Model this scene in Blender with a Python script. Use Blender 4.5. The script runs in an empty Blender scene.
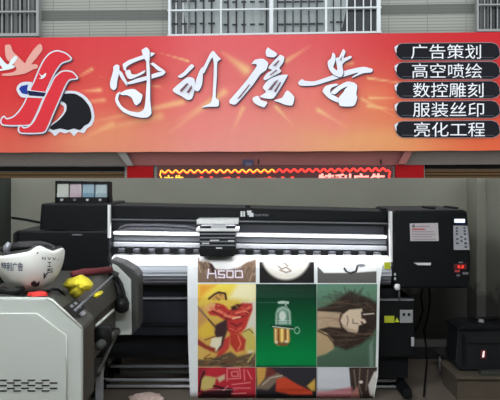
import bpy, bmesh, math, random
import numpy as np
from mathutils import Vector, Matrix, noise
random.seed(4)
SC = bpy.context.scene
COL = SC.collection
EYE = 1.47           # camera height, metres
FOC = 700.0          # focal length in pixels of a 500 px wide frame
HOR = 178.0          # row of the horizon
R = math.radians

# ------------------------------------------------------------------ helpers
def lin(c):
    return tuple(((v/255)/12.92 if v/255 <= 0.04045 else ((v/255+0.055)/1.055)**2.4) for v in c[:3])

def P(x, y, Y):
    """point of the place that stands Y metres away and is seen at pixel x, y"""
    return Vector(((x-250)*Y/FOC, Y, EYE+(HOR-y)*Y/FOC))

TH = R(3.5)
FT = Vector((math.cos(TH), -math.sin(TH), 0)); FN = Vector((-math.sin(TH), -math.cos(TH), 0))
FO = Vector((0, 12.7, 0))
def F(x, y, w=0.0):
    """point of the facade plane pushed w metres towards the street"""
    d = Vector(((x-250)/FOC, 1, (HOR-y)/FOC)); o = Vector((0, 0, EYE))
    t = ((FO+FN*w)-o).dot(FN)/d.dot(FN)
    return o+d*t

def mat(name, col, rough=0.6, metal=0.0, noise_amt=0.0, noise_scale=8.0, emit=None, estr=0.0, alpha=1.0, spec=0.5, trans=0.0, bump=0.0):
    m = bpy.data.materials.new(name); m.use_nodes = True
    nt = m.node_tree; b = nt.nodes['Principled BSDF']
    c = lin(col)
    b.inputs['Base Color'].default_value = (*c, 1)
    b.inputs['Roughness'].default_value = rough
    b.inputs['Metallic'].default_value = metal
    b.inputs['Specular IOR Level'].default_value = spec
    if trans: b.inputs['Transmission Weight'].default_value = trans
    if emit:
        b.inputs['Emission Color'].default_value = (*lin(emit), 1)
        b.inputs['Emission Strength'].default_value = estr
    b.inputs['Alpha'].default_value = alpha
    if noise_amt or bump:
        tc = nt.nodes.new('ShaderNodeTexCoord'); n = nt.nodes.new('ShaderNodeTexNoise')
        n.inputs['Scale'].default_value = noise_scale; n.inputs['Detail'].default_value = 5
        nt.links.new(tc.outputs['Object'], n.inputs['Vector'])
        if noise_amt:
            mx = nt.nodes.new('ShaderNodeMix'); mx.data_type = 'RGBA'
            mx.inputs['A'].default_value = (*[v*(1-noise_amt) for v in c], 1)
            mx.inputs['B'].default_value = (*[min(1, v*(1+noise_amt)) for v in c], 1)
            nt.links.new(n.outputs['Fac'], mx.inputs['Factor']); nt.links.new(mx.outputs['Result'], b.inputs['Base Color'])
        if bump:
            bp = nt.nodes.new('ShaderNodeBump'); bp.inputs['Strength'].default_value = bump; bp.inputs['Distance'].default_value = 0.01
            nt.links.new(n.outputs['Fac'], bp.inputs['Height']); nt.links.new(bp.outputs['Normal'], b.inputs['Normal'])
    return m

def mat_vcol(name, rough=0.6, spec=0.3):
    m = bpy.data.materials.new(name); m.use_nodes = True
    nt = m.node_tree; b = nt.nodes['Principled BSDF']
    a = nt.nodes.new('ShaderNodeVertexColor'); a.layer_name = 'print'
    nt.links.new(a.outputs['Color'], b.inputs['Base Color'])
    b.inputs['Roughness'].default_value = rough; b.inputs['Specular IOR Level'].default_value = spec
    return m

WLOC = {}
def empty(name, loc, label, cat, group=None):
    o = bpy.data.objects.new(name, None); COL.objects.link(o); o.location = loc; o.empty_display_size = 0.1
    WLOC[o.name] = Vector(loc); return tag(o, label, cat, group)

def tag(o, label=None, cat=None, group=None, kind=None):
    if label: o['label'] = label
    if cat: o['category'] = cat
    if group: o['group'] = group
    if kind: o['kind'] = kind
    return o

class MB:
    def __init__(s): s.v = []; s.f = []
    def add(s, vs, fs):
        k = len(s.v); s.v += [Vector(v) for v in vs]; s.f += [tuple(i+k for i in f) for f in fs]; return s
    def loft(s, a, b):
        """two matching rings closed into a solid"""
        n = len(a)
        return s.add(list(a)+list(b), [tuple(range(n)), tuple(range(2*n-1, n-1, -1))]+[(i, i+n, (i+1) % n+n, (i+1) % n) for i in range(n)])
    def prism(s, poly, Y0, Y1):
        a = [P(x, y, Y0) for x, y in poly]
        return s.loft(a, [Vector((p.x, Y1, p.z)) for p in a])
    def pbox(s, x0, y0, x1, y1, Y0, Y1): return s.prism([(x0, y0), (x1, y0), (x1, y1), (x0, y1)], Y0, Y1)
    def fprism(s, poly, w0, w1):
        a = [F(x, y, w1) for x, y in poly]
        return s.loft(a, [p-FN*(w1-w0) for p in a])
    def fbox(s, x0, y0, x1, y1, w0, w1): return s.fprism([(x0, y0), (x1, y0), (x1, y1), (x0, y1)], w0, w1)
    def box(s, a, b):
        x0, y0, z0 = a; x1, y1, z1 = b
        return s.loft([(x0, y0, z0), (x1, y0, z0), (x1, y0, z1), (x0, y0, z1)], [(x0, y1, z0), (x1, y1, z0), (x1, y1, z1), (x0, y1, z1)])
    def tube(s, path, r, n=10, cap=True):
        path = [Vector(p) for p in path]; k = len(s.v); up = None
        for i, p in enumerate(path):
            d = (path[min(i+1, len(path)-1)]-path[max(i-1, 0)]).normalized()
            if up is None: up = Vector((0, 0, 1)) if abs(d.z) < 0.9 else Vector((1, 0, 0))
            a = d.cross(up).normalized(); up = a.cross(d)
            rr = r[i] if isinstance(r, (list, tuple)) else r
            s.v += [p+a*math.cos(q)*rr+up*math.sin(q)*rr for q in [2*math.pi*j/n for j in range(n)]]
        for i in range(len(path)-1):
            for j in range(n):
                s.f.append((k+i*n+j, k+i*n+(j+1) % n, k+(i+1)*n+(j+1) % n, k+(i+1)*n+j))
        if cap:
            s.f.append(tuple(range(k+n-1, k-1, -1))); m = k+(len(path)-1)*n; s.f.append(tuple(range(m, m+n)))
        return s
    def lathe(s, c, prof, n=24):
        c = Vector(c); k = len(s.v)
        for r, z in prof: s.v += [c+Vector((r*math.cos(2*math.pi*j/n), r*math.sin(2*math.pi*j/n), z)) for j in range(n)]
        for i in range(len(prof)-1):
            for j in range(n): s.f.append((k+i*n+j, k+i*n+(j+1) % n, k+(i+1)*n+(j+1) % n, k+(i+1)*n+j))
        s.f.append(tuple(range(k+n-1, k-1, -1))); m = k+(len(prof)-1)*n; s.f.append(tuple(range(m, m+n)))
        return s
    def build(s, name, m, parent=None, smooth=False, bevel=0.0, solid=0.0, cols=None, fix=True, base=False):
        lo = Vector([min(v[i] for v in s.v) for i in range(3)]); hi = Vector([max(v[i] for v in s.v) for i in range(3)])
        c = (lo+hi)/2
        if base: c.z = lo.z
        me = bpy.data.meshes.new(name); me.from_pydata([v-c for v in s.v], [], s.f)
        if fix:
            bm = bmesh.new(); bm.from_mesh(me); bmesh.ops.recalc_face_normals(bm, faces=bm.faces); bm.to_mesh(me); bm.free()
        if smooth: me.polygons.foreach_set('use_smooth', [True]*len(me.polygons))
        if cols is not None:
            at = me.color_attributes.new('print', 'FLOAT_COLOR', 'POINT'); at.data.foreach_set('color', np.asarray(cols, dtype=np.float32).ravel())
        me.materials.append(m)
        o = bpy.data.objects.new(name, me); COL.objects.link(o)
        WLOC[o.name] = c
        if parent: o.parent = parent; o.location = c-WLOC[parent.name]
        else: o.location = c
        if solid:
            md = o.modifiers.new('t', 'SOLIDIFY'); md.thickness = solid; md.offset = 0
        if bevel:
            md = o.modifiers.new('b', 'BEVEL'); md.width = bevel; md.segments = 2; md.limit_method = 'ANGLE'
        return o
def struct(o): o['kind'] = 'structure'; return o

def glyphs(text, embolden=0.0):
    """flat mesh of a line of writing, normalised to 0..1 in both directions"""
    c = bpy.data.curves.new('w', 'FONT'); c.body = text; c.offset = embolden; c.resolution_u = 3
    o = bpy.data.objects.new('w', c); COL.objects.link(o)
    dg = bpy.context.evaluated_depsgraph_get(); me = o.evaluated_get(dg).to_mesh()
    v = [(p.co.x, p.co.y) for p in me.vertices]; f = [tuple(p.vertices) for p in me.polygons]
    o.evaluated_get(dg).to_mesh_clear(); bpy.data.objects.remove(o); bpy.data.curves.remove(c)
    x0 = min(a for a, b in v); x1 = max(a for a, b in v); y0 = min(b for a, b in v); y1 = max(b for a, b in v)
    return [((a-x0)/(x1-x0), (y1-b)/(y1-y0)) for a, b in v], f

# --- painting of printed sheets: coverage of shapes at sample points (pixel units)
def seg_d(px, py, a, b):
    ax, ay = a; bx, by = b; dx, dy = bx-ax, by-ay
    t = np.clip(((px-ax)*dx+(py-ay)*dy)/(dx*dx+dy*dy+1e-9), 0, 1)
    return np.hypot(px-ax-t*dx, py-ay-t*dy)
def cov_poly(px, py, pts, soft=0.5):
    d = np.full(px.shape, 1e9); ins = np.zeros(px.shape, bool)
    for i in range(len(pts)):
        a = pts[i]; b = pts[(i+1) % len(pts)]
        d = np.minimum(d, seg_d(px, py, a, b))
        c = (a[1] > py) != (b[1] > py)
        with np.errstate(divide='ignore', invalid='ignore'):
            xx = (b[0]-a[0])*(py-a[1])/((b[1]-a[1]) if b[1] != a[1] else 1e-9)+a[0]
        ins ^= c & (px < xx)
    return np.clip(0.5+np.where(ins, d, -d)/(2*soft), 0, 1)
def cov_line(px, py, pts, w, soft=0.4):
    d = np.full(px.shape, 1e9)
    for a, b in zip(pts, pts[1:]): d = np.minimum(d, seg_d(px, py, a, b))
    return np.clip(0.5+(w/2-d)/(2*soft), 0, 1)
class Paint:
    def __init__(s, px, py, base): s.x = px; s.y = py; s.c = np.tile(np.array(base, float), px.shape+(1,))
    def over(s, cov, col, a=1.0):
        k = (cov*a)[..., None]; s.c = s.c*(1-k)+np.array(col, float)*k; return s
    def poly(s, pts, col, soft=0.5, a=1.0): return s.over(cov_poly(s.x, s.y, pts, soft), col, a)
    def line(s, pts, col, w=1.0, soft=0.4, a=1.0): return s.over(cov_line(s.x, s.y, pts, w, soft), col, a)
    def ell(s, cx, cy, rx, ry, col, soft=0.1, a=1.0):
        d = np.hypot((s.x-cx)/rx, (s.y-cy)/ry); return s.over(np.clip(0.5+(1-d)/(2*soft), 0, 1), col, a)
    def rgba(s, gain=1.0):
        c = np.clip(s.c, 0, 255)/255; l = np.where(c <= 0.04045, c/12.92, ((c+0.055)/1.055)**2.4)*gain
        return np.concatenate([np.clip(l, 0, 0.95), np.ones(l.shape[:-1]+(1,))], -1).reshape(-1, 4)
def smooth(p, sub=4, t=0.5):
    n = len(p); out = []
    for i in range(n):
        p0, p1, p2, p3 = (Vector(p[(i+k) % n]) for k in (-1, 0, 1, 2))
        for j in range(sub):
            u = j/sub; m1 = (p2-p0)*t*.8; m2 = (p3-p1)*t*.8
            q = p1*(2*u**3-3*u*u+1)+m1*(u**3-2*u*u+u)+p2*(-2*u**3+3*u*u)+m2*(u**3-u*u)
            out.append((q.x, q.y))
    return out
def sc(pts, ox, oy, k): return [(ox+x/k, oy+y/k) for x, y in pts]

# ------------------------------------------------------------------ camera, render, world
cam = bpy.data.cameras.new('camera'); co = bpy.data.objects.new('camera', cam); COL.objects.link(co)
co.location = (0, 0, EYE); co.rotation_euler = (R(90), 0, 0)
cam.sensor_width = 36; cam.lens = 36*FOC/500; cam.shift_y = -(200-HOR)/500
SC.camera = co
SC.view_settings.view_transform = 'Standard'; SC.view_settings.look = 'None'
SC.view_settings.exposure = 0; SC.view_settings.gamma = 1
w = bpy.data.worlds.new('overcast sky'); SC.world = w; w.use_nodes = True
bg = w.node_tree.nodes['Background']; bg.inputs[0].default_value = (0.93, 0.97, 1.0, 1); bg.inputs[1].default_value = 1.45

# ------------------------------------------------------------------ materials
def tile_mat(name, a, b):
    m = mat(name, a, 0.55); nt = m.node_tree; bs = nt.nodes['Principled BSDF']
    tc = nt.nodes.new('ShaderNodeTexCoord'); br = nt.nodes.new('ShaderNodeTexBrick')
    mp = nt.nodes.new('ShaderNodeMapping'); mp.inputs['Rotation'].default_value = (R(90), 0, 0)
    nt.links.new(tc.outputs['Object'], mp.inputs['Vector']); nt.links.new(mp.outputs['Vector'], br.inputs['Vector'])
    br.offset = 0; br.inputs['Scale'].default_value = 1; br.inputs['Brick Width'].default_value = 0.68; br.inputs['Row Height'].default_value = 0.055
    br.inputs['Mortar Size'].default_value = 0.007
    br.inputs['Color1'].default_value = (*lin(a), 1); br.inputs['Color2'].default_value = (*lin([v*0.985 for v in a]), 1); br.inputs['Mortar'].default_value = (*lin(b), 1)
    nt.links.new(br.outputs['Color'], bs.inputs['Base Color']); return m
M = {}
M['tile'] = tile_mat('ribbed wall tile', (158, 159, 151), (122, 124, 119))
M['band'] = tile_mat('grey tile band', (98, 100, 95), (86, 88, 84))
M['white_alu'] = mat('white aluminium', (222, 228, 230), 0.5)
M['silver_alu'] = mat('weathered aluminium bars', (150, 152, 150), 0.5, 0.2)
M['curtain'] = mat('pale curtain behind glass', (176, 184, 184), 0.35, noise_amt=0.08, noise_scale=1.5)
M['curtain_dark'] = mat('grey curtain folds', (110, 112, 112), 0.6)
M['darkglass'] = mat('dark window glass', (34, 40, 42), 0.12)
M['blackbar'] = mat('black grille bars', (24, 27, 33), 0.5)
M['concrete'] = mat('rendered lintel', (100, 91, 85), 0.85, noise_amt=0.12)
M['lintel_redglow'] = mat('lintel with red glow in colour', (128, 72, 68), 0.7, noise_amt=0.08)  # red glow of LED board and banner put into the lintel colour
M['redpaint'] = mat('red pillar paint', (152, 14, 20), 0.6, spec=.1)
M['shutter'] = mat('bronze roller shutter', (84, 62, 34), 0.6, 0.0, spec=.2)
M['darkgap'] = mat('shutter box shade', (12, 10, 9), 0.8, spec=.1)
M['street'] = mat('street paving', (120, 118, 112), 0.9, noise_amt=0.1)
M['banner'] = mat_vcol('printed banner', 0.7, 0.1)
M['brush'] = mat('white brush lettering', (234, 238, 248), 0.5)
M['inkshade'] = mat('dark lettering edge', (74, 70, 84), 0.6, spec=0.12)
M['ink'] = mat('black ink print', (26, 26, 32), 0.6, spec=0.12)
M['emblemred'] = mat('emblem red', (218, 52, 62), 0.6, spec=0.15)
M['navy'] = mat('navy print', (30, 34, 70), 0.6, spec=0.1)
M['blue'] = mat('blue print', (36, 60, 150), 0.6, spec=0.1)
M['silverprint'] = mat('silver print', (214, 220, 230), 0.5)
M['dovepink'] = mat('pink dove print', (228, 162, 150), 0.5)
M['dovewhite'] = mat('white dove print', (226, 240, 242), 0.5)
M['plaque_rim'] = mat('grey plaque rim print', (150, 138, 142), 0.6, spec=.1)
M['letter'] = mat('white service lettering', (238, 240, 246), 0.5)
M['ledboard'] = mat('led board face', (46, 10, 12), 0.5, emit=(70, 4, 6), estr=0.5)
M['led_red'] = mat('red led glow', (255, 60, 50), 0.5, emit=(255, 52, 44), estr=1.3)
M['led_pink'] = mat('pink led glow', (255, 150, 140), 0.5, emit=(255, 140, 130), estr=1.4)
M['led_yel'] = mat('amber led glow', (255, 190, 60), 0.5, emit=(255, 170, 50), estr=1.3)
M['plate'] = mat('house number plate', (44, 36, 72), 0.5)
M['platetext'] = mat('number plate lettering', (120, 112, 140), 0.5)

def wall_mat(name, c, dirt, ztop, soft=0.2):
    m = mat(name, c, 0.8); nt = m.node_tree; bs = nt.nodes['Principled BSDF']
    g = nt.nodes.new('ShaderNodeNewGeometry'); sx = nt.nodes.new('ShaderNodeSeparateXYZ'); n = nt.nodes.new('ShaderNodeTexNoise'); n2 = nt.nodes.new('ShaderNodeTexNoise')
    n.inputs['Scale'].default_value = 3.6; n.inputs['Detail'].default_value = 7; n2.inputs['Scale'].default_value = 2.0; n2.inputs['Detail'].default_value = 6
    nt.links.new(g.outputs['Position'], sx.inputs[0]); nt.links.new(g.outputs['Position'], n.inputs['Vector']); nt.links.new(g.outputs['Position'], n2.inputs['Vector'])
    ma = nt.nodes.new('ShaderNodeMath'); ma.operation = 'MULTIPLY_ADD'; ma.inputs[1].default_value = -0.9; nt.links.new(n.outputs['Fac'], ma.inputs[0]); nt.links.new(sx.outputs['Z'], ma.inputs[2])
    mr = nt.nodes.new('ShaderNodeMapRange'); mr.inputs['From Min'].default_value = ztop-0.45-soft/2; mr.inputs['From Max'].default_value = ztop-0.45+soft/2
    nt.links.new(ma.outputs[0], mr.inputs['Value'])
    mx0 = nt.nodes.new('ShaderNodeMix'); mx0.data_type = 'RGBA'; l = lin(c)
    mx0.inputs['A'].default_value = (*[v*0.85 for v in l], 1); mx0.inputs['B'].default_value = (*[v*1.15 for v in l], 1)
    nt.links.new(n2.outputs['Fac'], mx0.inputs['Factor'])
    mx = nt.nodes.new('ShaderNodeMix'); mx.data_type = 'RGBA'; mx.inputs['A'].default_value = (*lin(dirt), 1)
    nt.links.new(mx0.outputs['Result'], mx.inputs['B']); nt.links.new(mr.outputs['Result'], mx.inputs['Factor']); nt.links.new(mx.outputs['Result'], bs.inputs['Base Color'])
    return m
M['wall'] = wall_mat('grey plaster with damp foot', (138, 138, 126), (90, 90, 86), 0.62, 0.08)
M['wall_in_added'] = mat('added wall plaster', (150, 150, 142), 0.85, noise_amt=0.08)
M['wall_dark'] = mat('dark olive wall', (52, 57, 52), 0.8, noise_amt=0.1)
M['floor'] = mat('worn cement floor', (112, 101, 90), 0.8, noise_amt=0.25, noise_scale=3)
M['roof'] = mat('added shade roof', (140, 142, 142), 0.7)
M['skirt'] = mat('dark skirting', (28, 27, 26), 0.7)
M['black'] = mat('black printer casing', (9, 12, 15), 0.5, noise_amt=0.05, spec=.2)
M['black2'] = mat('matt black metal', (12, 14, 17), 0.6, spec=.2)
M['navyblack'] = mat('blue black body panel', (25, 28, 37), 0.5, spec=.25)
M['smoke'] = mat('smoked window strip', (38, 41, 48), 0.45, spec=.3)
M['silver'] = mat('machined aluminium', (206, 208, 214), 0.38, 0.35)
M['silver2'] = mat('dull aluminium', (132, 134, 140), 0.45, 0.3)
M['roller'] = mat('worn rollers', (86, 88, 94), 0.5)
M['white'] = mat('white enamel', (235, 236, 236), 0.4)
M['lightgrey'] = mat('light grey enamel', (176, 180, 188), 0.45)
M['strip'] = mat('work light strip', (255, 255, 255), 0.5, emit=(250, 250, 255), estr=14)
M['tube'] = mat('fluorescent tube', (255, 255, 255), 0.5, emit=(246, 251, 255), estr=335)
M['paper'] = mat('white vinyl', (232, 235, 236), 0.6, spec=.15)
M['print'] = mat_vcol('printed vinyl', 0.6, 0.12)
M['plotter'] = mat('silver grey enamel', (182, 187, 182), 0.45, 0.1, noise_amt=0.03)
M['plotter_edge'] = mat('pale edge', (216, 219, 212), 0.4)
M['plotter_dark'] = mat('charcoal plastic', (58, 60, 57), 0.5, noise_amt=0.1, spec=.3)
M['plotter_lid'] = mat('smoked lid', (54, 53, 47), 0.5, spec=.3)
M['helmet'] = mat('white helmet shell', (228, 228, 224), 0.3)
M['lining'] = mat('dark helmet lining', (34, 32, 33), 0.7)
M['red'] = mat('red cloth', (196, 46, 40), 0.8)
M['darkred'] = mat('dark red strap', (96, 30, 36), 0.8)
M['yellow'] = mat('yellow cloth', (214, 198, 48), 0.8, noise_amt=0.2, noise_scale=20)
M['limeyellow'] = mat('lime sticker', (190, 200, 40), 0.5)
M['rubber'] = mat('black rubber', (12, 12, 13), 0.6, spec=.25)
M['marker'] = mat('dark marker writing', (44, 46, 54), 0.5)
M['markerblue'] = mat('grey blue marker writing', (98, 104, 122), 0.5)
M['lcd'] = mat('lit display', (230, 240, 255), 0.4, emit=(225, 235, 255), estr=0.9)
M['redled'] = mat('red figures display', (120, 20, 15), 0.4, emit=(255, 60, 40), estr=1.0)
M['keypad'] = mat('grey keypad', (170, 172, 178), 0.5)
M['label'] = mat('pale rating label', (198, 190, 194), 0.5)
M['labelred'] = mat('red label text', (190, 70, 70), 0.5)
M['labelgrey'] = mat('grey label text', (120, 116, 124), 0.5)
M['socket'] = mat('grey socket plate', (150, 152, 154), 0.5)
M['wood'] = mat('worn chipboard', (84, 74, 62), 0.85, noise_amt=0.2, noise_scale=6)
M['steel'] = mat('dark steel casing', (24, 28, 30), 0.5, noise_amt=0.2, spec=.3)
M['pinkpaper'] = mat('pinkish scrap paper', (222, 196, 186), 0.8)
for i, c in enumerate([(188, 192, 184), (190, 174, 182), (148, 172, 184), (170, 186, 188)]): M['ink%d' % i] = mat('ink tank %d' % i, c, 0.3)

# ================================================================== FACADE ACROSS THE STREET
def lerp(x, x0, y0, x1, y1): return y0+(y1-y0)*(x-x0)/(x1-x0)
top_y = lambda x: lerp(x, 0, 38, 500, 32)
bot_y = lambda x: lerp(x, 0, 152.5, 500, 150.5)
struct(MB().fbox(-140, -120, 640, 299-80, -0.3, 0.0).build('wall_facade', M['tile']))
struct(MB().fprism([(38, 10.5), (168, 10), (168, 20), (38, 20.5)], 0.0, 0.012).build('trim_1', M['band']))
struct(MB().fprism([(380, 5), (478, 3.5), (478, 13), (380, 14.5)], 0.0, 0.012).build('trim_2', M['band']))
struct(MB().box((-14, 6.2, -0.75), (14, 14, -0.6)).build('ground', M['street']))

def grille_window(name, x0, x1, ytop, ybot, panes, frame, posts, rails, bars, barm, tilt=0.0, dashes=None, fm=M['white_alu']):
    """window_n with its frame, panes and the bars fixed over it; rows given at x0, tilt = rise per pixel"""
    yy = lambda x, y: y-(x-x0)*tilt
    t = empty(name, F((x0+x1)/2, ybot, 0.05), None, None); t['kind'] = 'structure'
    for (a, b, m, poly) in panes:
        g = MB()
        if poly: g.fprism(poly, 0.005, 0.012)
        else: g.fprism([(a, ytop), (b, ytop), (b, yy(b, ybot)), (a, yy(a, ybot))], 0.0, 0.008)
        g.build('window_pane', m, t)
    g = MB()
    for a, b in frame: g.fprism([(a, ytop), (b, ytop), (b, yy(b, ybot)), (a, yy(a, ybot))], 0.0, 0.17)
    for a, b in rails: g.fprism([(x0, a), (x1, yy(x1, a)), (x1, yy(x1, b)), (x0, b)], 0.08, 0.16)
    g.build('window_frame', fm, t)
    for k, (a, b, m) in enumerate(posts): MB().fprism([(a, ytop), (b, ytop), (b, yy(b, ybot)), (a, yy(a, ybot))], 0.02, 0.165).build('post', m, t)
    for x, wd, m in bars:
        MB().fprism([(x-wd/2, ytop), (x+wd/2, ytop), (x+wd/2, yy(x, ybot)), (x-wd/2, yy(x, ybot))], 0.04, 0.07).build('grille_bar', m, t)
    if dashes:
        g = MB()
        for a, b, y in dashes: g.fbox(a, yy(a, y)-0.9, b, yy(a, y)+0.9, 0.07, 0.085)
        g.build('grille_rail', M['blackbar'], t)
    return t
TL = 3.2/210
dash = []
for a, b in [(172, 178), (181, 187), (190, 196), (199.5, 204.5), (208, 214), (217-5.5, 217-2)] : dash += [(a, b, 24), (a, b, 1.2)]
for k in range(5): dash += [(223.5+k*8.8, 228.5+k*8.8, 25.6), (223.5+k*8.8, 228.5+k*8.8, 3.0)]
for k in range(6): dash += [(278+k*7.9, 284+k*7.9, 26), (278+k*7.9, 284+k*7.9, 3.6)]
dash += [(330, 334, 24.6), (336, 343, 24.6)]
bb = M['blackbar']; wb = M['white_alu']; sb = M['silver_alu']
bars2 = [(189, 1.6, M['curtain_dark'])]
bars2 += [(176, .8, wb), (183, .8, wb), (195.5, 1.5, bb), (203.5, 1.5, bb), (211.5, 1.5, bb)]
bars2 += [(228, 1.5, bb), (236.3, 1.5, bb), (244, 1.4, bb), (252.5, .9, sb), (260.5, .9, sb), (266.5, 1.6, bb)]
bars2 += [(277.5, 1.2, bb), (285, 1.5, bb), (293, 1.2, bb), (301, 1.5, bb), (309, 1.2, bb), (317, 1.5, bb)]
bars2 += [(333.5, 1.3, bb), (341, 1.2, bb), (347, 1.2, wb), (355, 1.1, wb), (363.5, 1.1, wb), (371, 1.1, wb)]
grille_window('window_2', 167.5, 381.5, -30, 36, [(168, 381, M['curtain'], None), (0, 0, M['curtain_dark'], [(171, -30), (180, -30), (183, 10), (188, 35), (171, 35)]),
    (0, 0, M['darkglass'], [(349, -30), (376, -30), (376, 32.5), (341, 33), (345, 16), (348, 2)])],
    [(168.3, 170.4), (269.4, 273.2), (377, 380.6)], [(220.2, 221.6, wb), (325, 327.2, wb)], [(9.6, 11.0), (34.2, 36.1)], bars2, None, TL, dash)
bars1 = [(x, 1.2, sb) for x in (2, 11.5, 20, 28.5)]
grille_window('window_1', -40, 38.5, -30, 36.5, [(-40, 38, M['darkglass'], None)] + [(0, 0, M['curtain_dark'], [(a, -30), (b, -30), (b, 36), (a, 36)]) for a, b in ((5, 8.5), (13.5, 17), (23, 26), (30, 34))],
    [(36, 38.5)], [], [(11, 12.6), (33.4, 36.5)], bars1 + [(x, 1.2, sb) for x in (-8, -17, -26)], None, 0.006, None, sb)
grille_window('window_3', 477, 540, -30, 31.5, [(477, 540, M['darkglass'], None)] + [(0, 0, M['curtain_dark'], [(a, -30), (b, -30), (b, 31), (a, 31)]) for a, b in ((480, 483), (487, 489))],
    [(477, 478.8)], [], [(3.8, 5.2), (29, 31.5)], [(x, 1.1, sb) for x in (484.5, 491, 497.5, 504, 511, 518, 525)], None, 0.006, None, sb)

# ---- the banner
bx0, bx1, dx = -14.0, 514.0, 2.0
nx = int((bx1-bx0)/dx)+1; ny = 61
gx = np.linspace(bx0, bx1, nx); gv = np.linspace(0, 1, ny)
X, V = np.meshgrid(gx, gv)
YT = 38-(X)*6/500; YB = 152.5-X*2/500+0.15*np.sin(X*0.11)
Y = YT+(YB-YT)*V
ctl = [(0, 0, (216, 54, 62)), (0, .5, (218, 58, 60)), (0, 1, (222, 104, 84)), (110, 0, (220, 72, 78)), (110, .5, (224, 92, 82)), (110, 1, (228, 146, 116)),
       (230, 0, (230, 104, 108)), (230, .5, (236, 128, 124)), (230, 1, (236, 152, 142)), (320, 0, (226, 94, 100)), (320, .5, (234, 126, 118)), (320, 1, (232, 162, 128)),
       (400, 0, (208, 52, 60)), (400, .5, (222, 96, 70)), (400, 1, (228, 150, 98)), (500, 0, (206, 44, 52)), (500, .5, (210, 60, 56)), (500, 1, (228, 104, 66))]
W = 0; C = 0
for cx, cv, cc in ctl:
    k = np.exp(-((X-cx)/62)**2-((V-cv)/0.33)**2)+1e-6
    W = W+k; C = C+k[..., None]*np.array(cc, float)
pt = Paint(X, Y, (0, 0, 0)); pt.c = C/W[..., None]
def streak(a, b, wd, col, al):
    d = seg_d(X, Y, a, b); L = math.hypot(b[0]-a[0], b[1]-a[1])
    t = np.clip(((X-a[0])*(b[0]-a[0])+(Y-a[1])*(b[1]-a[1]))/L**2, 0, 1)
    pt.over(np.exp(-(d/(wd*(0.35+0.65*t)))**2)*(0.25+0.75*t), col, al)
yl = (250, 210, 144); og = (240, 156, 84)
for a, b, wd, al in [((70, 82), (92, 69), 1.6, .75), ((78, 92), (100, 90), 2, .8), ((92, 122), (182, 102), 3.0, .75), ((100, 130), (160, 116), 4, .5), ((160, 53), (188, 61), 1.2, .9), ((100, 77), (160, 87), 1.2, .5),
        ((170, 132), (224, 92), 3.5, .7), ((178, 120), (216, 98), 3, .5), ((222, 52), (246, 70), 5, .85), ((310, 46), (286, 61), 2, .8), ((232, 132), (243, 108), 2, .7), ((292, 124), (276, 107), 2, .8), ((348, 128), (318, 110), 2.2, .8),
        ((420, 86), (368, 78), 1.3, .85), ((395, 98), (370, 98), 1.5, .8), ((398, 110), (368, 106), 1.6, .8), ((395, 116), (362, 99), 1.4, .7), ((330, 66), (352, 63), 2.0, .6), ((80, 140), (112, 124), 3, .5), ((60, 105), (104, 100), 2, .6)]:
    streak(a, b, wd, yl, al)
for cx, cy, rx, ry, al in [(120, 128, 40, 14, .35), (85, 142, 30, 9, .3), (345, 140, 46, 14, .5), (392, 138, 30, 12, .4), (374, 100, 18, 16, .35)]:
    pt.over(np.exp(-((X-cx)/rx)**2-((Y-cy)/ry)**2), (238, 180, 116), al*.8)
for cx, cy in [(192, 132), (205, 128), (336, 128), (330, 120), (150, 134)]: pt.over(np.exp(-((X-cx)/14)**2-((Y-cy)/9)**2), (238, 134, 128), .3)
g = MB(); vs = []
for j in range(ny):
    for i in range(nx):
        vs.append(F(X[j, i], Y[j, i], 0.25+0.004*math.sin(X[j, i]*0.35+j*0.12)+0.006*math.sin(X[j, i]*0.06+2)*(V[j, i])))
g.add(vs, [(j*nx+i, j*nx+i+1, (j+1)*nx+i+1, (j+1)*nx+i) for j in range(ny-1) for i in range(nx-1)])
banner = empty('shop_banner', F(250, 152, 0.2), 'wide red shop banner with white brush lettering, doves and black plaques, below the windows', 'banner')
g.build('banner_sheet', M['banner'], banner, smooth=True, cols=pt.rgba(0.94), fix=False)
MB().fprism([(-14, top_y(-14)), (514, top_y(514)), (514, bot_y(514)), (-14, bot_y(-14))], 0.012, 0.225).build('backing_frame', M['concrete'], banner)
def flat(polys, wd, name, m, parent):
    g = MB()
    for poly in polys: g.fprism(smooth(poly, 3) if len(poly) > 7 and name not in ('plaque_face', 'service_plaque') else poly, wd-0.004, wd)
    return g.build(name, m, parent, fix=True)
L0 = 0.268
# doves
flat([sc([(45, 60), (55, 45), (95, 45), (118, 105), (165, 150), (225, 210), (245, 175), (285, 115), (320, 70), (355, 38), (378, 45), (384, 90), (350, 140), (310, 190), (285, 222), (325, 218), (345, 235), (342, 255), (300, 268), (240, 300), (190, 312), (90, 326), (20, 324), (25, 308), (120, 292), (150, 262), (115, 215), (65, 180), (48, 130)], 0, 40, 9.09)], L0, 'dove', M['dovepink'], banner)['label'] = 'translucent pink dove'
flat([sc([(-40, 120), (0, 150), (40, 200), (75, 222), (100, 180), (135, 145), (158, 155), (140, 195), (110, 225), (135, 238), (120, 255), (80, 268), (40, 275), (-40, 285), (-40, 262), (20, 262), (0, 225), (-40, 190)], 0, 40, 9.09)], L0+.006, 'dove', M['dovewhite'], banner)['label'] = 'white dove'
flat([sc([(352, 300), (372, 318), (388, 322), (418, 298), (412, 330), (388, 350), (352, 352), (375, 338)], 0, 40, 9.09)], L0+.02, 'dove', M['dovewhite'], banner)['label'] = 'tiny white dove'
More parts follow.
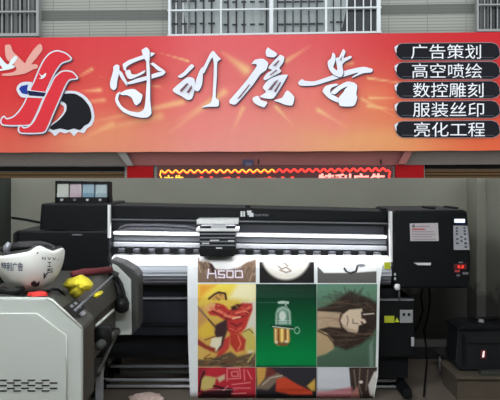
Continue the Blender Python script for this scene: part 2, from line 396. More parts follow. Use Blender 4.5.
# emblem
emb = flat([[(60, 92), (75, 91), (85, 96), (92, 105), (94.5, 117), (92, 125), (87, 128.5), (84, 133), (78, 132), (74, 136), (70, 132), (65, 133.5), (60, 132), (55, 136), (51, 132), (46.5, 131), (47, 127), (57, 120), (63.5, 112), (63.5, 106), (58, 102)]], L0, 'emblem', M['silverprint'], banner)
flat([[(61, 94.5), (74, 93.5), (83, 98.5), (89.5, 107), (91.5, 117), (89, 123), (84, 126), (80, 130), (74, 128.5), (68, 130), (60, 128.5), (53, 130), (50, 127), (60, 119), (66, 111), (66, 104), (60, 100)]], L0+.005, 'ink_blot', M['ink'], emb)
Aout = [(72, 58), (66, 52.5), (57, 50), (49, 53), (43, 60), (38, 70), (33, 82), (28, 92), (24, 102), (19, 110), (13, 116), (7, 118), (4, 115.5), (1, 118), (0, 122), (4, 126), (28, 126), (33, 122), (38, 112), (44, 98), (51, 82), (56, 72), (62, 64), (70, 61)]
Ain = [(68, 57.5), (58, 53), (50, 56.5), (44.5, 66), (40, 77), (34, 90), (28, 102), (22, 113), (14, 119.5), (8, 121.5), (9, 123.5), (26, 123.5), (30, 119), (37, 104), (44, 89), (50, 76), (56.5, 65), (64, 59.5)]
Bout = [(78, 77), (73, 71.5), (66, 70), (60, 71.5), (54, 77), (49.5, 86), (43.5, 98), (38, 111), (33, 121), (28, 126), (24, 127), (20.5, 124.5), (18, 127), (18, 131), (22, 134), (43, 133.5), (48, 128), (53, 116), (60, 100), (66, 86), (70, 80.5), (77, 79.5)]
Bin = [(74, 75.5), (67, 73), (61, 75), (56, 82), (50, 94), (43, 109), (37, 121), (31, 128), (25.5, 129.5), (26, 131), (41, 130.5), (45, 126), (51, 113), (58, 98), (63, 86), (68, 78)]
def inset(p, d):
    n = len(p); out = []
    area = sum(p[i][0]*p[(i+1) % n][1]-p[(i+1) % n][0]*p[i][1] for i in range(n)); sg = 1 if area > 0 else -1
    for i in range(n):
        a, b, c = Vector(p[i-1]), Vector(p[i]), Vector(p[(i+1) % n])
        e1 = (b-a).normalized(); e2 = (c-b).normalized()
        n1 = Vector((-e1.y, e1.x))*sg; n2 = Vector((-e2.y, e2.x))*sg
        m = (n1+n2); m = m.normalized() if m.length > 1e-4 else n1
        out.append(tuple(b+m*min(d/max(.5, m.dot(n1)), d*1.3)))
    return out
sh = lambda p, a, b: [(x+a, y+b) for x, y in p]
flat([sh(Aout, .8, 1.2)], L0+.008, 'ribbon_edge', M['inkshade'], emb)
flat([Aout], L0+.012, 'ribbon_edge', M['silverprint'], emb)
flat([inset(Aout, 1.35)], L0+.016, 'ribbon', M['emblemred'], emb)
flat([[(16.5, 90), (18, 85), (23, 82), (31, 82), (33, 85), (31, 90), (48, 92.5), (47, 98), (30, 97.5), (21, 97)]], L0+.02, 'ring_edge', M['silverprint'], emb)
flat([[(27, 90.5), (48, 93), (47, 96.8), (29, 95.5)]], L0+.024, 'ring', M['navy'], emb)
flat([[(19, 89), (21, 86), (28, 84.5), (27, 90), (28, 94.5), (22, 93.5)]], L0+.024, 'ring', M['blue'], emb)
flat([sh(Bout, .8, 1.2)], L0+.026, 'ribbon_edge', M['inkshade'], emb)
flat([Bout], L0+.03, 'ribbon_edge', M['silverprint'], emb)
flat([inset(Bout, 1.35)], L0+.034, 'ribbon', M['emblemred'], emb)
# brush characters, one part per character
chars = [
 (105, 40, 5, [
  [(42, 132), (58, 122), (72, 128), (72, 160), (62, 205), (58, 238), (45, 252), (28, 240), (24, 215), (33, 180), (40, 155)],
  [(66, 150), (84, 160), (104, 196), (118, 222), (106, 228), (92, 208), (74, 182)],
  [(88, 122), (100, 112), (120, 100), (180, 78), (226, 62), (250, 66), (236, 80), (214, 90), (170, 102), (122, 124), (106, 140), (108, 156), (94, 150)],
  [(182, 52), (194, 42), (208, 36), (222, 50), (224, 70), (222, 110), (206, 108), (192, 84)],
  [(100, 160), (112, 150), (126, 150), (134, 170), (160, 170), (200, 150), (196, 166), (160, 184), (130, 196), (112, 190)],
  [(222, 122), (240, 112), (264, 128), (300, 154), (292, 160), (262, 152), (240, 130)],
  [(104, 214), (130, 204), (160, 192), (220, 176), (268, 160), (304, 158), (290, 176), (246, 190), (190, 206), (150, 216), (120, 222)],
  [(206, 108), (222, 112), (226, 200), (226, 300), (233, 366), (212, 387), (180, 389), (130, 378), (88, 358), (58, 323), (50, 295), (58, 268), (78, 256), (70, 276), (66, 298), (84, 330), (120, 353), (165, 361), (190, 350), (200, 320), (208, 200)],
  [(72, 268), (98, 252), (130, 244), (150, 246), (172, 262), (188, 276), (178, 310), (156, 328), (143, 312), (133, 290), (110, 276), (88, 276)]]),
 (165, 40, 5, [[(62, 183), (95, 158), (120, 130), (135, 120), (147, 132), (130, 150), (105, 175), (80, 190)],
  [(38, 247), (75, 213), (110, 186), (132, 186), (148, 196), (150, 240), (136, 292), (112, 300), (80, 280), (48, 264)],
  [(146, 248), (155, 200), (175, 148), (194, 133), (190, 170), (186, 222), (168, 256)],
  [(185, 152), (205, 108), (225, 68), (242, 54), (268, 83), (280, 95), (262, 112), (260, 180), (254, 285), (270, 300), (267, 332), (225, 334), (180, 337), (225, 315), (233, 300), (238, 270), (244, 130), (237, 88), (222, 112), (195, 168)]]),
 (225, 40, 5, [[(203, 55), (215, 36), (227, 45), (252, 60), (262, 72), (245, 87), (208, 82)],
  [(132, 120), (150, 98), (190, 93), (217, 115), (206, 150), (177, 172), (142, 222), (92, 282), (52, 323), (23, 317), (23, 300), (58, 260), (110, 198), (158, 130), (148, 120)],
  [(215, 140), (240, 108), (265, 83), (277, 73), (297, 85), (292, 112), (272, 140), (282, 157), (250, 177), (200, 202), (192, 190), (210, 165), (235, 150)],
  [(188, 237), (215, 200), (270, 176), (314, 173), (302, 200), (277, 242), (242, 292), (200, 292), (173, 282), (205, 260)],
  [(137, 290), (165, 278), (180, 300), (212, 310), (197, 337), (165, 327), (143, 312)],
  [(243, 302), (285, 288), (300, 263), (315, 252), (347, 285), (337, 327), (300, 324), (270, 312)]]),
 (295, 40, 5, [[(15, 212), (35, 195), (50, 203), (100, 205), (190, 175), (260, 150), (340, 133), (388, 145), (382, 162), (340, 167), (290, 188), (285, 184), (318, 162), (250, 182), (180, 203), (100, 227), (28, 229)],
  [(163, 108), (180, 90), (188, 62), (202, 75), (202, 105), (192, 135), (212, 150), (203, 92), (220, 85), (240, 45), (253, 60), (243, 90), (278, 78), (283, 90), (252, 107), (237, 125), (243, 165), (228, 187), (190, 172), (167, 140)],
  [(137, 257), (155, 228), (205, 217), (217, 225), (182, 240), (178, 265), (215, 288), (227, 305), (215, 313), (170, 293)],
  [(178, 262), (215, 230), (260, 207), (297, 213), (312, 230), (307, 270), (312, 290), (297, 328), (260, 333), (223, 328), (217, 290), (238, 265), (250, 245), (262, 232), (230, 247), (200, 272)]])]
CUTS = {1: [[(75, 250), (110, 215), (118, 220), (92, 250), (80, 262)], [(108, 262), (132, 226), (136, 240), (120, 266)]],
        2: [[(214, 250), (252, 205), (268, 198), (232, 250)], [(245, 255), (275, 210), (281, 212), (254, 262)], [(60, 296), (120, 222), (126, 224), (74, 290)], [(222, 176), (256, 148), (262, 152), (230, 176)], [(240, 128), (268, 100), (272, 106), (252, 130)]],
        0: [[(228, 120), (232, 120), (233, 330), (229, 330)]], 3: [[(225, 100), (236, 78), (232, 104)]]}
for k, (ox, oy, s_, strokes) in enumerate(chars):
    ch = MB(); ed = MB()
    for q_, st in enumerate(strokes):
        p_ = inset(smooth(sc(st, ox, oy, s_), 3, .42), .12); d_ = L0+.006+q_*.008
        ch.fprism(p_, d_, d_+.003); ed.fprism(sh(p_, .75, 1.2), d_-.005, d_-.002)
    cho = ch.build('brush_character', M['brush'], banner)
    ed.build('lettering_edge', M['inkshade'], cho)
    gm = mat('gap %d' % k, [(150, 84, 90), (120, 84, 92), (120, 96, 106), (130, 90, 96)][k], 0.6, spec=.1)
    for c in CUTS[k]: flat([sc(c, ox, oy, s_)], L0+.06, 'stroke_gap', gm, cho)
# service plaques
rows = [(43, 60.3, '广告策划', 411, 481), (62, 79.5, '高空喷绘', 412, 482), (81.4, 98.8, '数控雕刻', 413, 483.5), (101, 118.3, '服装丝印', 413, 484), (120.8, 138, '亮化工程', 414, 485)]
for y0, y1, tx, a, b in rows:
    def pill(e, xl=394.0, xr=499.5):
        h = y1-y0
        q = [(xl+1.5+e, y0+h*.28), (xl+4+e, y0+h*.08+e), (xl+8, y0+e), (xr-8, y0+e-.8), (xr-3, y0+h*.08+e-.6), (xr-e, y0+h*.3), (xr-e+1, y0+h*.7), (xr-2-e, y1-h*.1-e), (xr-7, y1-e), (xl+9, y1-e), (xl+5+e, y1-h*.08-e), (xl+2+e, y1-h*.3)]
        return q
    pl = flat([pill(0)], L0, 'service_plaque', M['plaque_rim'], banner)
    flat([pill(.6)], L0+.004, 'plaque_face', M['ink'], pl)
    flat([[(394.5, y0+4), (397, y0+2.2), (398.5, y0+2), (396.5, y0+6), (396.6, y0+10), (395, y0+8)]], L0+.008, 'highlight_print', M['silverprint'], pl)
    flat([[(402, y1-3.1), (494, y1-3.0), (494, y1-2.6), (402, y1-2.6)]], L0+.008, 'bevel_print', mat('grey bevel print', (86, 88, 98)), pl)
    v, f = glyphs(tx, 0.0)
    MB().add([F(a+u*(b-a), y0+1.4+t*(y1-y0-2.8), L0+.012) for u, t in v], f).build('lettering', M['letter'], pl, fix=False)

# ---- under the banner
struct(MB().fprism([(-140, 152), (126, 152), (126, 165.5), (-140, 166)], 0.0, 0.1).build('trim_3', M['concrete']))
struct(MB().fprism([(126.2, 152), (403, 151), (403, 165), (126.2, 165.5)], 0.0, 0.09).build('trim_4', M['lintel_redglow']))
struct(MB().fprism([(403.2, 151), (640, 150), (640, 163.5), (403.2, 165)], 0.0, 0.1).build('trim_5', M['concrete']))
struct(MB().fprism([(116, 151), (125, 151), (133, 165.5), (127, 165.5)], 0.09, 0.2).build('trim_6', mat('pale bracket', (122, 118, 114), .8)))
struct(MB().fprism([(405, 151), (413, 151), (406, 164), (398, 164)], 0.09, 0.2).build('trim_7', mat('reddish bracket', (140, 84, 80), .8)))  # coloured redder than the left bracket
struct(MB().fbox(127, 166, 153, 215, 0.0, 0.08).build('trim_8', M['redpaint']))
struct(MB().fbox(395.5, 165, 424, 215, 0.0, 0.08).build('trim_9', M['redpaint']))
def shutter(name, x0, x1, y0):
    t = empty(name, F((x0+x1)/2, 215, 0.02), None, None); t['kind'] = 'structure'
    g = MB(); y = y0
    while y < 214:
        g.fprism([(x0, y), (x1, y), (x1, y+2.6), (x0, y+2.6)], 0.0, 0.03); y += 3.4
    g.build('shutter_slats', M['shutter'], t)
    MB().fbox(x0, y0-5.2, x1, y0-.6, 0.0, 0.05).build('shutter_box', M['darkgap'], t)
    MB().fbox(x0, y0, x1, 214, 0.0, 0.012).build('backing', M['darkgap'], t)
shutter('door_1', -60, 124, 172); shutter('door_2', 425.5, 560, 169.3)
led = empty('led_sign', F(275, 190, 0.05), 'dark red LED message board with glowing wavy border under the shop banner', 'sign')
MB().fprism([(157, 166), (393, 165.2), (393, 190), (157, 190)], 0.0, 0.1).build('board', M['ledboard'], led)
def wave(x0, x1, yb0, yb1):
    n = int((x1-x0)*2); return [F(x0+(x1-x0)*i/n, yb0+(yb1-yb0)*i/n+1.3*math.sin((x0+(x1-x0)*i/n)*2*math.pi/7.4), 0.115) for i in range(n+1)]
MB().tube([F(161, 190, .115), F(160.3, 182, .115), F(161.5, 178, .115), F(160, 175, .115)]+wave(161, 275, 171.5, 170.8), 0.013, 6).build('wavy_border', M['led_yel'], led, True)
MB().tube([p+FN*-.012 for p in wave(161, 275, 172.1, 171.4)], 0.018, 6).build('wavy_border', M['led_red'], led, True)
MB().tube(wave(275, 388, 170.8, 169.6)+[F(390, 172, .115), F(389, 176, .115), F(390, 182, .115), F(389, 190, .115)], 0.02, 6).build('wavy_border', M['led_red'], led, True)
for tx, a, b, y0, m in [('特利广告', 318, 386, 173.4, 'led_pink'), ('广告', 163, 184, 174.8, 'led_yel'), ('特利', 196, 240, 176.6, 'led_red'), ('喷绘', 256, 300, 176.4, 'led_red')]:
    v, f = glyphs(tx, 0.03)
    MB().add([F(a+u*(b-a), y0+t*14, .108) for u, t in v], f).build('lettering', M[m], led, fix=False)
pl = MB().fbox(242.5, 159.5, 253.5, 165.8, 0.101, 0.12).build('number_plate', M['plate']); tag(pl, 'small dark blue house number plate fixed above the LED board', 'plate')
v, f = glyphs('212', 0.02); MB().add([F(246+u*5, 162.6+t*3, .123) for u, t in v], f).build('lettering', M['platetext'], pl, fix=False)
for x, lb in ((258.5, 'small dark hook on the lintel beside the house number plate'), (381, 'small dark hook on the lintel above the right end of the LED board')):
    g = MB().tube([F(x, 160, .09), F(x, 160, .16), F(x, 163.5, .17), F(x+.5, 163.9, .16)], 0.012, 6); tag(g.build('wall_hook', M['rubber'], None, True), lb, 'hook', 'hooks on the lintel')

# ================================================================== WORKSHOP SHELL
YB_ = 5.7
XL, XR = P(11, 0, YB_).x, P(467, 0, YB_).x
struct(MB().box((XL-.12, YB_, 0), (2.6, YB_+.12, EYE)).build('wall_back', M['wall']))
struct(MB().box((XL-.13, 5.1, 0), (XL, YB_, EYE)).build('wall_left', M['wall_dark']))
struct(MB().box((XL-.13, -1.5, 0), (XL, 5.1, 3.0)).build('wall_left_front_added', M['wall_in_added']))  # unseen full-height wall, added to keep daylight off the printer
XP = P(486, 0, 5.45).x
struct(MB().box((XP, 4.78, 0), (XP+.12, 5.45, EYE)).build('wall_right', M['wall']))
struct(MB().box((XR, 5.45, 0), (XP+.12, YB_, EYE)).build('trim_10', M['wall']))
struct(MB().box((XP, -1.5, 0), (XP+.12, 4.78, 3.0)).build('wall_right_front_added', M['wall_in_added']))  # unseen tall wall on the right, added to darken the workshop
struct(MB().box((XL-.13, -1.62, 0), (XP+.12, -1.5, 3.0)).build('wall_rear_added', M['wall_in_added']))  # unseen wall behind the camera, added to keep the workshop dark
struct(MB().box((XL-.13, -1.62, -0.75), (XP+.12, YB_+.12, 0)).build('floor', M['floor']))
struct(MB().box((XL-.3, -1.7, 3.0), (XP+.3, 5.9, 3.08)).build('ceiling_added', M['roof']))  # roof added above the frame to shade the workshop
struct(MB().box((P(400, 0, 5.68).x, 5.68, 0), (P(456, 0, 5.68).x, YB_, 0.095)).build('baseboard_back', M['skirt']))
for (lx, ly, lb) in ((0.5, 0.9, 'fluorescent ceiling lamp on the added roof farther from the printer'), (-1.1, 2.1, 'unseen fluorescent lamp above the silver cutter side, placed to brighten the right wall')):  # second lamp is out of view, placed to brighten the right wall
    t = empty('lamp_on_added_roof', (lx, ly, 3.0), lb, 'lamp')
    MB().box((lx-.65, ly-.05, 2.95), (lx+.65, ly+.05, 3.0)).build('housing', M['white'], t)
    MB().tube([(lx-.6, ly, 2.925), (lx+.6, ly, 2.925)], 0.022, 10).build('lamp_tube', M['tube'], t, True)

# ================================================================== THE LARGE PRINTER
pr = empty('large_format_printer', (P(250, 0, 5.05).x, 5.05, 0), 'large black inkjet printer with silver rails and ink tanks, standing against the grey wall', 'printer')
# left cabinet
MB().prism([(41, 203.5), (109, 203.5), (109, 233), (39, 233)], 4.85, 5.5).build('cabinet_top', M['black'], pr, bevel=.012)
MB().prism([(13, 232.5), (18, 230.5), (109, 230.5), (109, 258), (112, 263), (112, 292), (13, 292)], 4.75, 5.5).build('left_cabinet', M['black'], pr, bevel=.015)
MB().pbox(72, 234.3, 82, 235.3, 4.74, 4.76).build('maker_plate', M['silver2'], pr)
MB().prism([(13, 234), (17, 231), (17, 240), (13, 250)], 4.72, 4.76).build('cabinet_trim', M['black2'], pr)
# ink tanks
for i in range(4):
    x0 = 56.3+i*12.8
    tk = MB().pbox(x0+.6, 183+i*.25, x0+12.3, 198, 5.0, 5.09).build('ink_tank', M['ink%d' % i], pr, bevel=.006)
    MB().pbox(x0+.6, 193, x0+12.3, 198, 4.993, 5.0).build('ink_level', mat('ink level %d' % i, [(186, 190, 184), (186, 164, 176), (116, 146, 166), (146, 166, 174)][i], .4), tk)
    MB().pbox(x0-.2, 181+i*.2, x0+13, 183.2+i*.2, 4.985, 5.1).build('tank_lid', M['black2'], tk)
    c = P(x0+5.5, 200, 4.97); MB().tube([c+Vector((0, .03, 0)), c-Vector((0, .012, 0))], 0.0095, 10).build('valve', M['silver'] if i in (0, 2, 3) else M['silver2'], tk, True)
MB().pbox(55.2, 180.8, 56.6, 204, 4.985, 5.1).build('tank_rack', M['black2'], pr)
MB().pbox(55, 197.2, 109.5, 204.5, 4.985, 5.1).build('tank_rack', M['black2'], pr)
MB().pbox(107.6, 182, 109, 204, 4.985, 5.1).build('tank_rack', M['black2'], pr)
# beam
MB().prism([(109, 205), (250, 208), (393, 211.5), (393, 222.3), (109, 219)], 4.96, 5.52).build('beam_cover', M['black'], pr, bevel=.008)
for x in (248, 384, 433, 456):
    y = lerp(x, 109, 204.5, 393, 211) if x < 400 else 209.5
    MB().pbox(x-2.5, y-2.3, x+2.5, y+1, 4.98 if x < 400 else 4.8, 5.05).build('latch', M['black2'], pr)
lg = MB()
for a, b, c, d in ((240.5, 211.3, 242.6, 216.6), (243.2, 211.3, 245, 216.6), (247, 210.6, 251.5, 213.2), (249, 213, 253.5, 216.8), (247.5, 213, 250, 215.2)): lg.pbox(a, b, c, d, 4.95, 4.962)
lg.build('logo', M['white'], pr)
v2, f2 = glyphs('nuerwto', .01)
MB().add([P(254.5+u*14, 213.6+t*2.6, 4.953) for u, t in v2], f2).build('logo_lettering', M['silver2'], pr, fix=False)
tl = lambda x, y: y+(x-110)*4.2/280           # rows slope gently along the machine
def rail(name, y0, y1, Y0, Y1, m, x0=110, x1=391, bev=0.0):
    return MB().prism([(x0, tl(x0, y0)), (x1, tl(x1, y0)), (x1, tl(x1, y1)), (x0, tl(x0, y1))], Y0, Y1).build(name, m, pr, bevel=bev)
rail('cover_edge', 218.6, 220.2, 4.935, 4.98, M['silver2'])
rail('back_panel', 219, 249, 5.16, 5.2, M['smoke'])
rail('window_strip', 222.5, 231, 5.0, 5.02, M['smoke'])
rail('guide_rail', 231.5, 234.8, 4.9, 5.1, M['white'], bev=.004)
rail('guide_rail', 235, 240.4, 4.93, 5.1, M['silver2'], bev=.004)
rail('guide_slot', 240.2, 242.2, 4.95, 5.1, M['black2'])
rail('guide_rail', 242, 246.6, 4.91, 5.1, M['silver'], bev=.004)
rail('roller_beam', 246.4, 252.3, 4.95, 5.15, M['black2'])
ls = rail('light_strip', 221.2, 222.2, 4.8, 4.86, M['strip'], 112, 389)
rail('light_housing', 219.8, 221.2, 4.79, 4.96, M['silver2'], 110, 391)
rail('light_lip', 220.0, 222.6, 4.785, 4.792, M['black2'], 110, 391)
for i in range(19):
    x = 114+i*15.05
    if x > 388: break
    r_ = MB().pbox(x-3.6, tl(x, 247.2), x+3.6, tl(x, 252.6), 4.87, 4.96).build('pinch_roller', M['black2'], pr, bevel=.004)
    c = P(x+7.4, tl(x, 250), 4.9); MB().tube([c-Vector((.025, 0, 0)), c+Vector((.025, 0, 0))], .016, 10).build('roller', M['roller'], r_, True)
hose = [P(118, 231, 4.98), P(121, 226.5, 4.98), P(128, 224.5, 4.98), P(160, 224.8, 4.98), P(186, 226, 4.98), P(197, 229, 4.97)]
MB().tube(hose, .012, 8).build('ink_hose', M['roller'], pr, True)
MB().tube([p+Vector((0, .015, -.028)) for p in hose], .012, 8).build('ink_hose', M['roller'], pr, True)
# carriage
ca = MB().pbox(199.5, 226, 235.5, 250, 4.72, 5.12).build('carriage', M['navyblack'], pr, bevel=.01)
MB().prism([(198.5, 248), (236, 248), (234, 256.5), (200, 256.5)], 4.71, 4.9).build('carriage_foot', M['black2'], ca, bevel=.006)
MB().pbox(196.5, 219.5, 238.5, 224.2, 4.72, 4.95).build('carriage_bar', M['white'], ca, bevel=.004)
MB().pbox(196, 228.6, 239, 231.4, 4.705, 4.95).build('carriage_bar', M['white'], ca, bevel=.003)
MB().pbox(211, 224.5, 226, 229.5, 4.71, 4.9).build('carriage_window', M['silver'], ca)
for y in (233.5, 237.2, 241, 244.8): MB().pbox(200, y, 235, y+1.2, 4.708, 4.75).build('carriage_rib', M['silver2'], ca)
for a, b, y in ((210, 219, 240), (202, 209, 243), (228, 234, 240.6), (216, 222, 247.6)): MB().pbox(a, y, b, y+1.1, 4.70, 4.73).build('carriage_label', M['white'], ca)
# end plates
MB().pbox(107.6, 205, 109.9, 238, 4.74, 4.78).build('end_plate', M['white'], pr)
MB().prism([(390, 211.5), (392.3, 211.5), (392.6, 262), (390.8, 262)], 4.70, 4.76).build('end_plate', M['white'], pr)
# platen and apron (side profile swept along the machine)
def sweep(prof, x0, x1, Yref):
    g = MB(); X0 = P(x0, 0, Yref).x; X1 = P(x1, 0, Yref).x
    pts = [P(0, y, Y) for y, Y in prof]
    return g.loft([Vector((X0, p.y, p.z)) for p in pts], [Vector((X1, p.y, p.z)) for p in pts])
ap = [(253.5, 5.1), (253.5, 4.92), (257, 4.83), (262, 4.765), (266, 4.745), (266.4, 5.1)]
sweep(ap, 110, 391.5, 4.75).build('platen', M['white'], pr, smooth=False)
ap2 = [(266.4, 5.1), (266.4, 4.74), (270, 4.72), (276, 4.71), (276.2, 5.1)]
sweep(ap2, 126, 391.5, 4.72).build('apron', M['lightgrey'], pr)
ap3 = [(276.3, 5.1), (276.3, 4.725), (281, 4.735), (284.5, 4.755), (284.6, 5.1)]
sweep(ap3, 134, 391.5, 4.72).build('apron_edge', M['silver2'], pr)
for y in (272.5, 278.5, 281.5): sweep([(y, 4.76), (y, 4.708), (y+.7, 4.708), (y+.7, 4.76)], 134, 391, 4.71).build('apron_groove', M['silver2'], pr)
MB().pbox(384.5, 262.5, 390.5, 269, 4.70, 4.712).build('sticker', M['limeyellow'], pr)
# body
MB().pbox(100, 285, 392, 298.5, 4.88, 5.4).build('lower_body', M['navyblack'], pr)
MB().pbox(130, 297.6, 392, 299.2, 4.84, 4.88).build('trim_bar', M['silver2'], pr)
MB().pbox(100, 299.3, 392, 335, 4.87, 5.4).build('body_panel', M['navyblack'], pr)
MB().pbox(100, 323, 392, 326, 4.85, 4.9).build('panel_seam', M['black2'], pr)
MB().pbox(96, 335.2, 392, 358, 4.95, 5.4).build('lower_panel', M['black2'], pr)
MB().pbox(110, 365.6, 384, 367.6, 4.94, 4.97).build('stand_bar', M['silver2'], pr)
MB().pbox(120, 371.4, 384, 373.4, 4.90, 4.95).build('stand_bar', M['plotter_dark'], pr)
for y in (379.8, 386.2):
    a = P(103, y, 4.86); b = P(403, y+.6, 4.86)
    MB().tube([a, b], .011, 10).build('take_up_rod', M['silver'], pr, True)
for x in (104, 398):
    MB().pbox(x-2.5, 358, x+2.5, 388, 4.9, 4.96).build('stand_leg', M['black2'], pr)
    a = P(x, 0, 4.92).x
    MB().box((a-.03, 4.62, 0.015), (a+.03, 5.45, 0.075)).build('stand_foot', M['black2'], pr, bevel=.01)
    for yy in (4.7, 5.38): MB().tube([(a-.015, yy, .022), (a+.015, yy, .022)], .022, 12).build('caster', M['rubber'], pr, True)
# right control head
MB().prism([(393, 212), (396, 210.3), (464, 209.5), (467.5, 212), (471, 258), (469.5, 286), (466, 288.5), (395, 288.5), (392.6, 276)], 4.70, 5.4).build('control_head', M['black'], pr, bevel=.014)
kp = MB().prism([(453.5, 225.5), (467.8, 225.8), (469.8, 250), (454, 250)], 4.69, 4.702).build('keypad', M['keypad'], pr, bevel=.003)
kb = MB()
for x, y, w_ in [(457, 228, 1.8), (464.5, 228, 1.8), (457, 231, 1.8), (464.8, 231, 1.8), (457, 234, 1.8), (465, 234, 1.8), (457.5, 239, 1.8), (461.5, 237, 1.6), (465.5, 239, 1.6), (461.7, 241, 1.6), (457.5, 243.3, 2.4), (465.8, 243.3, 2.4), (466, 247, 2.2)]:
    kb.pbox(x-w_/2, y-.7, x+w_/2, y+.7, 4.683, 4.69)
kb.build('keypad_buttons', M['marker'], kp)
MB().pbox(452.5, 217.3, 467, 225.5, 4.688, 4.702).build('display_bezel', M['black2'], pr)
MB().pbox(454.5, 219, 465, 222.6, 4.684, 4.69).build('display', M['lcd'], pr)
MB().pbox(456, 223.4, 466, 225, 4.685, 4.69).build('display_caption', M['navy'], pr)
lb = MB().prism([(410, 223.5), (438, 223), (438.8, 241), (410.5, 241)], 4.692, 4.702).build('rating_label', M['label'], pr)
g = MB()
for y, a, b in ((226, 416, 430), (231.5, 412, 434), (234, 412, 436), (236.5, 412, 432), (239, 413, 436)): g.pbox(a, y, b, y+.5, 4.688, 4.692)
g.build('label_text', M['labelgrey'], lb)
MB().pbox(412, 228.6, 425, 229.8, 4.688, 4.692).build('label_text', M['labelred'], lb)
MB().tube([P(413.5, 226, 4.692), P(413.5, 226, 4.686)], .011, 12).build('label_stamp', M['labelgrey'], lb)
MB().prism([(414, 263), (431, 263), (430.5, 265.2), (418, 265.2)], 4.685, 4.702).build('maker_plate', M['white'], pr)
MB().pbox(454, 264, 466.5, 269.4, 4.692, 4.702).build('counter', M['darkred'], pr)
v, f = glyphs('8.8', .03); MB().add([P(457.5+u*6.5, 265+t*3.4, 4.689) for u, t in v], f).build('counter_figures', M['redled'], pr, fix=False)
for a, b, c, d, m in ((455, 270.3, 460, 272.2, 'labelred'), (457, 274.6, 460, 276.4, 'labelgrey'), (463, 272.2, 468.5, 274.6, 'labelgrey'), (459, 262, 463, 263, 'labelgrey')): MB().pbox(a, b, c, d, 4.69, 4.702).build('button', M[m], pr)
# lever, column, electrical box
MB().lathe(P(397.3, 287, 4.66), [(.004, -.022), (.016, -.018), (.02, 0), (.016, .018), (.004, .022)], 14).build('lever_knob', M['white'], pr, True)
MB().tube([P(399, 287.5, 4.68), P(399.3, 299.5, 4.72)], .007, 8).build('lever', M['silver2'], pr, True)
for y in (274.5, 278.8): MB().pbox(394.3, y-1.2, 396, y+1.2, 4.69, 4.702).build('indicator', M['silver'], pr)
MB().pbox(381, 288.5, 398, 302, 4.78, 5.2).build('support_column', M['black2'], pr)
eb = MB().pbox(379.5, 300, 415, 357, 4.74, 5.2).build('electrical_box', M['black'], pr, bevel=.006)
MB().pbox(379.5, 299.4, 414, 300.6, 4.735, 4.8).build('box_edge', M['silver2'], eb)
MB().pbox(384.4, 316, 394.4, 322.7, 4.734, 4.741).build('sticker', M['limeyellow'], eb)
MB().prism([(397, 317.5), (399.2, 322.2), (394.9, 322.2)], 4.734, 4.741).build('sticker', M['limeyellow'], eb)
so = MB().pbox(400, 310, 413, 323, 4.732, 4.741).build('socket', M['socket'], eb, bevel=.003)
g = MB()
for x in (404, 409): g.pbox(x-1.3, 313.2, x+1.3, 316, 4.729, 4.733)
g.build('socket_holes', M['black2'], so)
MB().pbox(411.5, 337.5, 414.3, 346.5, 4.725, 4.741).build('box_latch', M['silver'], eb, bevel=.003)
MB().pbox(379.5, 357, 408, 378, 4.8, 5.15).build('motor_housing', M['black2'], eb)
MB().tube([P(401, 352, 4.79), P(401, 352, 4.76)], .03, 12).build('motor_cap', M['steel'], eb, True)

# ================================================================== THE PRINTED SHEET
prof = [(255.5, 4.862), (259, 4.80), (263, 4.752), (267.5, 4.722), (273, 4.698), (279, 4.676), (285, 4.657), (291, 4.642), (297.5, 4.630), (299, 4.629), (330, 4.628), (360, 4.627), (378, 4.627), (388, 4.63), (394, 4.64), (397, 4.66), (398.5, 4.685)]
def sheetY(y): return float(np.interp(y, [a for a, b in prof], [b for a, b in prof]))
def xr(y): return float(np.interp(y, [255, 268, 285, 330, 375, 396], [384, 382, 379.8, 379, 378, 374.5]))
def xl(y): return float(np.interp(y, [255, 285, 340, 396], [187.5, 187.5, 188, 190]))
def sheet_pt(x, y, off=0.0):
    Y = sheetY(y)+0.010*math.sin((x-187)*0.033+.4)*max(0, min(1, (y-280)/60))*(1 if y < 390 else .5)
    p = P(x, y, Y); d = (Vector((0, 0, EYE))-p).normalized(); return p+d*off
def grid(x0f, x1f, y0, y1, nx, ny, off):
    vs = []; xs = np.zeros((ny, nx)); ys = np.zeros((ny, nx))
    for j in range(ny):
        y = y0+(y1-y0)*j/(ny-1); a = x0f(y); b = x1f(y)
        for i in range(nx):
            x = a+(b-a)*i/(nx-1); xs[j, i] = x; ys[j, i] = y; vs.append(sheet_pt(x, y, off))
    fs = [(j*nx+i, j*nx+i+1, (j+1)*nx+i+1, (j+1)*nx+i) for j in range(ny-1) for i in range(nx-1)]
    return MB().add(vs, fs), xs, ys
g, _, _ = grid(xl, xr, 255.5, 398.5, 50, 90, 0)
sheet = g.build('vinyl_print', M['paper'], None, smooth=True, fix=False)
tag(sheet, 'long white vinyl sheet printed with advertising pictures, hanging out of the black printer', 'print')
def picture(x0, x1, y0, y1, fn, label, base):
    f0 = x0 if callable(x0) else (lambda y: x0); f1 = x1 if callable(x1) else (lambda y: x1)
    a, b = f0(y0), f1(y0)
    nx_ = int((b-a)*2.2)+1; ny_ = int((y1-y0)*2.2)+1
    g, xs, ys = grid(f0, f1, y0, y1, nx_, ny_, 0.0025)
    p = Paint(xs, ys, base); fn(p)
    o = g.build('picture', M['print'], sheet, smooth=True, cols=p.rgba(1.0), fix=False); o['label'] = label
rnd = random.Random(7)
